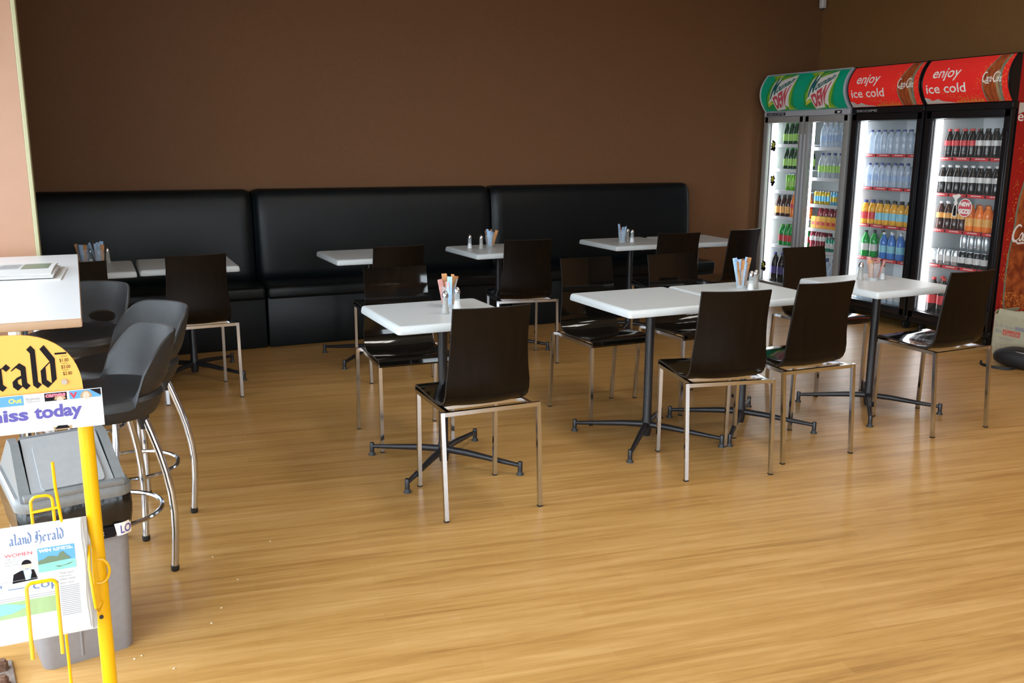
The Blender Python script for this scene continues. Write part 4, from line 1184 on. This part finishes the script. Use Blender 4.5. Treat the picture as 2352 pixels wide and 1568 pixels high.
PROF = {
 'water': ([(.027, 0), (.0305, .008), (.0305, .10), (.0290, .105), (.0305, .110), (.0300, .135), (.024, .155), (.0145, .172), (.0125, .182)], (.0135, .180, .196), (.0309, .05, .098)),
 'flask': ([(.030, 0), (.034, .01), (.034, .12), (.032, .15), (.024, .172), (.0145, .19), (.0135, .205)], (.0145, .202, .220), (.0344, .05, .11)),
 'cola': ([(.028, 0), (.0315, .008), (.030, .04), (.0275, .06), (.031, .088), (.0315, .125), (.027, .152), (.0175, .18), (.0125, .197)], (.0140, .195, .212), (.0322, .085, .125)),
 'beer': ([(.029, 0), (.031, .006), (.031, .11), (.028, .132), (.016, .165), (.0125, .185)], (.0138, .184, .198), (.0314, .03, .095)),
 'sport': ([(.033, 0), (.036, .01), (.036, .05), (.032, .08), (.036, .11), (.035, .135), (.024, .165), (.0165, .178)], (.0185, .176, .198), (.0365, .04, .10)),
 'big': ([(.040, 0), (.0445, .012), (.0445, .18), (.043, .205), (.032, .245), (.0165, .275), (.0140, .29)], (.0155, .288, .305), (.0450, .10, .17)),
}
_proto = {}
def drink(kind, body, cap, lab, loc, label, group):
    key = (kind, body, cap, lab)
    if key in _proto:
        return dup(_proto[key], loc, rnd.uniform(0, 6.28), label, group)
    if kind == 'can' or kind == 'tallcan':
        h = .115 if kind == 'can' else .150; r = .032 if kind == 'can' else .028
        o = MB().lathe([(r-.006, 0), (r, .008), (r, h-.010), (r-.005, h)], 16).build('drink_can', M[body])
        MB().lathe([(r-.0045, h-.001), (r-.0045, h+.002), (r-.007, h+.0005)], 16).build('lid', M['chrome'], o)
        if lab: MB().lathe([(r+.0004, h*.25), (r+.0004, h*.65)], 16, cap=False).build('printed_band', M[lab], o)
        cat = 'can'
    elif kind == 'carton':
        o = MB().box((0, 0, .0525), (.042, .060, .105), .001, 1).build('juice_carton', M[body], smooth=False)
        MB().box((0, 0, .1065), (.038, .05, .003)).build('folded_top', M['yel_ink'], o, smooth=False)
        MB().box((-.0212, 0, .045), (.001, .040, .030)).build('fruit_print', M[lab], o, smooth=False)
        cat = 'carton'
    else:
        prof, (cr, c0, c1), (lr, l0, l1) = PROF[kind]
        o = MB().lathe(prof, 14).build('drink_bottle', M[body])
        MB().lathe([(cr, c0), (cr, c1-.002), (cr-.002, c1)], 12).build('cap', M[cap], o)
        if lab: MB().lathe([(lr, l0), (lr, l1)], 14, cap=False).build('label_band', M[lab], o)
        cat = 'bottle'
    tag(o, label, cat, group); o.location = loc
    if kind != 'carton': o.rotation_euler = (0, 0, rnd.uniform(0, 6.28))
    _proto[key] = o; return o
def row(yfar, u0, n, sp, z, kind, body, cap, lab, label, depth=2, dsp=None, x0=.145):
    dsp = dsp or sp*1.02
    for j in range(depth):
        for i in range(n):
            u = u0+sp*i+rnd.uniform(-.002, .002)
            o = drink(kind, body, cap, lab, (FX+x0+dsp*j+rnd.uniform(-.002, .002), yfar-u, z), label, label)
            if kind == 'carton': o.rotation_euler = (0, 0, 0)
YM = Y_MD+hy_md
S_ = 'shelf, silver fridge left door'
row(YM, .17, 5, .066, 1.4885, 'beer', 'd_green', 'c_green', 'l_lime', 'dark green bottle with lime label on the top '+S_)
row(YM, .19, 5, .066, 1.2585, 'beer', 'd_green', 'c_green', 'l_lime', 'dark green bottle with lime label on the second '+S_)
row(YM, .24, 4, .060, 1.0555, 'tallcan', 'd_can_green', None, 'l_lime', 'bright green tall can on the third '+S_)
row(YM, .12, 3, .068, .8085, 'beer', 'd_brown', 'c_black', 'l_orange', 'brown bottle with orange label on the fourth '+S_)
row(YM, .33, 3, .068, .8085, 'cola', 'd_orange', 'c_orange', 'l_red', 'orange-red bottle beside the brown ones in the silver fridge')
row(YM, .20, 5, .064, .5335, 'sport', 'd_lime', 'c_green', 'l_red', 'bright green bottle with red label on the fifth '+S_)
row(YM, .12, 4, .096, .148, 'big', 'd_cola', 'c_blue', 'l_purple', 'large dark cola bottle with purple label at the bottom of the silver fridge')
S_ = 'shelf, silver fridge right door'
row(YM, .665, 5, .074, 1.4625, 'flask', 'd_water', 'c_white', 'l_water', 'clear water bottle with white cap on the top '+S_)
row(YM, .665, 5, .074, 1.1905, 'flask', 'd_clear', 'c_blue', 'l_lime', 'clear bottle with green label on the second '+S_)
row(YM, .64, 3, .067, .9515, 'can', 'd_can_yellow', None, 'd_can_blue', 'yellow can with blue band on the third '+S_)
row(YM, .845, 3, .067, .9515, 'can', 'd_can_blue', None, 'd_can_yellow', 'light blue can with yellow band on the third '+S_)
row(YM, .625, 7, .064, .7325, 'carton', 'juice', None, 'l_red', 'orange juice carton on the fourth '+S_, depth=1)
row(YM, .63, 6, .068, .7325, 'cola', 'd_red', 'c_red', None, 'dark red bottle standing behind the juice cartons in the silver fridge', depth=1, x0=.21)
row(YM, .62, 3, .066, .5335, 'cola', 'd_red', 'c_red', 'l_silver', 'dark red bottle with pale label on the fifth '+S_)
row(YM, .825, 3, .068, .5335, 'can', 'd_can_teal', None, 'l_silver', 'teal can with silver band on the fifth '+S_)
row(YM, .64, 5, .088, .148, 'big', 'd_water', 'c_blue', None, 'large clear bottle with blue cap at the bottom of the silver fridge')
YA = 5.715+hy_c
S_ = 'shelf, middle fridge'
row(YA, .110, 8, .0690, 1.4125, 'water', 'd_water', 'c_blue', None, 'small water bottle with blue cap on the top '+S_, depth=3)
row(YA, .110, 8, .0690, 1.1385, 'water', 'd_water', 'c_blue', 'l_water', 'water bottle with blue cap on the second '+S_, depth=3)
row(YA, .105, 2, .078, .8245, 'sport', 'd_yellow', 'c_blue', 'l_red', 'yellow drink with blue cap on the third '+S_)
row(YA, .264, 6, .078, .8245, 'sport', 'd_yellow', 'c_black', 'l_sky', 'yellow drink with black cap on the third '+S_)
row(YA, .135, 2, .095, .5435, 'flask', 'd_lime', 'c_black', 'l_silver', 'green sports drink on the fourth '+S_)
row(YA, .335, 4, .090, .5435, 'flask', 'd_blue', 'c_white', 'l_sky', 'bright blue sports drink on the fourth '+S_)
row(YA, .10, 8, .073, .148, 'water', 'd_water', 'c_blue', 'l_silver', 'bottle with blue cap on the floor of the middle fridge')
YB = 4.9475+hy_c
S_ = 'shelf, rightmost fridge'
row(YB, .125, 4, .069, 1.3955, 'cola', 'd_cola', 'c_red', 'l_red', 'cola bottle with red cap and red label on the top '+S_)
row(YB, .401, 5, .069, 1.3955, 'cola', 'd_cola', 'c_black', 'l_silver', 'cola bottle with black cap and silver label on the top '+S_)
row(YB, .095, 9, .069, 1.1215, 'cola', 'd_cola', 'c_white', 'l_silver', 'dark cola bottle with silver label on the second '+S_)
row(YB, .115, 4, .068, .8435, 'cola', 'd_brown', 'c_white', 'l_orange', 'dark brown bottle with cream cap on the third '+S_)
row(YB, .39, 4, .076, .8435, 'sport', 'd_orange', 'c_orange', 'l_orange', 'orange drink with orange cap on the third '+S_)
row(YB, .09, 4, .067, .5665, 'can', 'd_can_silver', None, 'l_silver', 'silver can on the fourth '+S_)
row(YB, .358, 4, .067, .5665, 'can', 'd_can_black', None, 'l_silver', 'black can on the fourth '+S_)
row(YB, .626, 1, .067, .5665, 'can', 'd_can_red', None, None, 'red can at the near end of the fourth '+S_)
row(YB, .30, 5, .067, .6845, 'can', 'd_can_silver', None, None, 'silver can stacked on top of the others in the rightmost fridge', depth=1, x0=.215)
row(YB, .12, 6, .095, .148, 'big', 'd_cola', 'c_red', 'l_red', 'large cola bottle with red cap at the bottom of the rightmost fridge')

# ------------------------------------------------------------------ carton and bag beside the fridges
t = empty('cardboard_box', (5.895, 4.255, 0), 0, 'open-topped cardboard carton for 24 PET bottles against the red side panel', 'box')
b = MB(); bw, bl, bh = .27, .40, .30
for c, s in (((.002, 0, bh/2), (.004, bl, bh)), ((bw, 0, bh/2), (.004, bl, bh)), ((bw/2, bl/2, bh/2), (bw, .004, bh)), ((bw/2, -bl/2, bh/2), (bw, .004, bh)), ((bw/2, 0, .003), (bw, bl, .004))): b.box(c, s)
b.build('carton_body', M['card'], t, smooth=False)
MB().box((.012, .06, bh+.018), (.004, .24, .04), rot=Matrix.Rotation(R(18), 3, 'Y')).build('flap', M['card'], t, smooth=False)
MB().box((bw/2, bl/2+.008, bh+.014), (.24, .004, .03), rot=Matrix.Rotation(R(30), 3, 'X')).build('flap', M['card'], t, smooth=False)
Bx = lambda off: (lambda u, v: (-off, bl/2-u, v))
Art().text('24 PET Bottles', .014, .208, .165, .232).text('600ml', .014, .168, .070, .195, bold=.02).rect(.17, .206, .25, .234).rect(.04, .135, .16, .138).rect(.06, .128, .15, .131).rect(.04, .05, .075, .052).rect(.04, .085, .075, .087).rect(.04, .05, .042, .087).rect(.073, .05, .075, .087).build('carton_lettering', M['greyink'], t, Bx(.0006))
Art().rect(.078, .158, .215, .198).build('carton_red_block', M['box_red'], t, Bx(.0006))
a = Art(); script_logo(a, .086, .166, .118, .026); a.build('carton_script_lettering', M['card'], t, Bx(.0012))

t = empty('shoulder_bag', (5.72, 4.06, 0), R(12), 'black nylon bag with strap lying on the floor in front of the carton', 'bag')
rows = []
for i in range(15):
    v = i/14; row_ = []
    for k in range(24):
        a = 2*PI*k/24; th = PI*v
        rx, ry, rz = .11, .20, .065
        e = .75
        cx = math.copysign(abs(math.cos(a))**e, math.cos(a)); sy = math.copysign(abs(math.sin(a))**e, math.sin(a))
        s = math.sin(th)**.6
        z = .066-rz*math.copysign(abs(math.cos(th))**.8, math.cos(th))
        row_.append((rx*cx*s, ry*sy*s, z+.006*math.sin(3*a)*s))
    rows.append(row_)
MB().grid(rows, closed=True).build('bag_body', M['bag'], t)
MB().tube([(-.085*math.cos(R(a)), -.02+.15*math.sin(R(a)), .118) for a in range(-60, 61, 10)], .004, 6).build('zip', M['greyink'], t)
def strap(pts, w_=.02):
    m = MB(); r1 = [[(p[0], p[1], p[2]), (p[0], p[1], p[2]+w_), (p[0]+.004, p[1], p[2]+w_), (p[0]+.004, p[1], p[2])] for p in pts]
    return m.grid(r1, closed=True)
strap([(-.10-.085*math.sin(R(a)), .13+.115*math.cos(R(a))*1.0, .001) for a in range(-10, 200, 10)]).build('strap', M['bag'], t)

# crumbs on the floor
for i, (x, y) in enumerate(((.314, 3.27), (.292, 2.868), (.25, 2.78), (.37, 3.05), (.12, 2.56), (.04, 2.67), (.02, 2.66), (.53, 3.32))):
    o = MB().box((0, 0, .0018), (.006, .005, .0035), .0012, 1).build('crumb', M['crumb']); o.location = (x, y, 0); o.rotation_euler = (0, 0, i)
    tag(o, 'tiny pale crumb lying on the wood floor', 'crumb', 'crumbs on the wood floor')

# drop list of helper data
for o in bpy.data.objects:
    if o.parent and 'category' in o: del o['category']
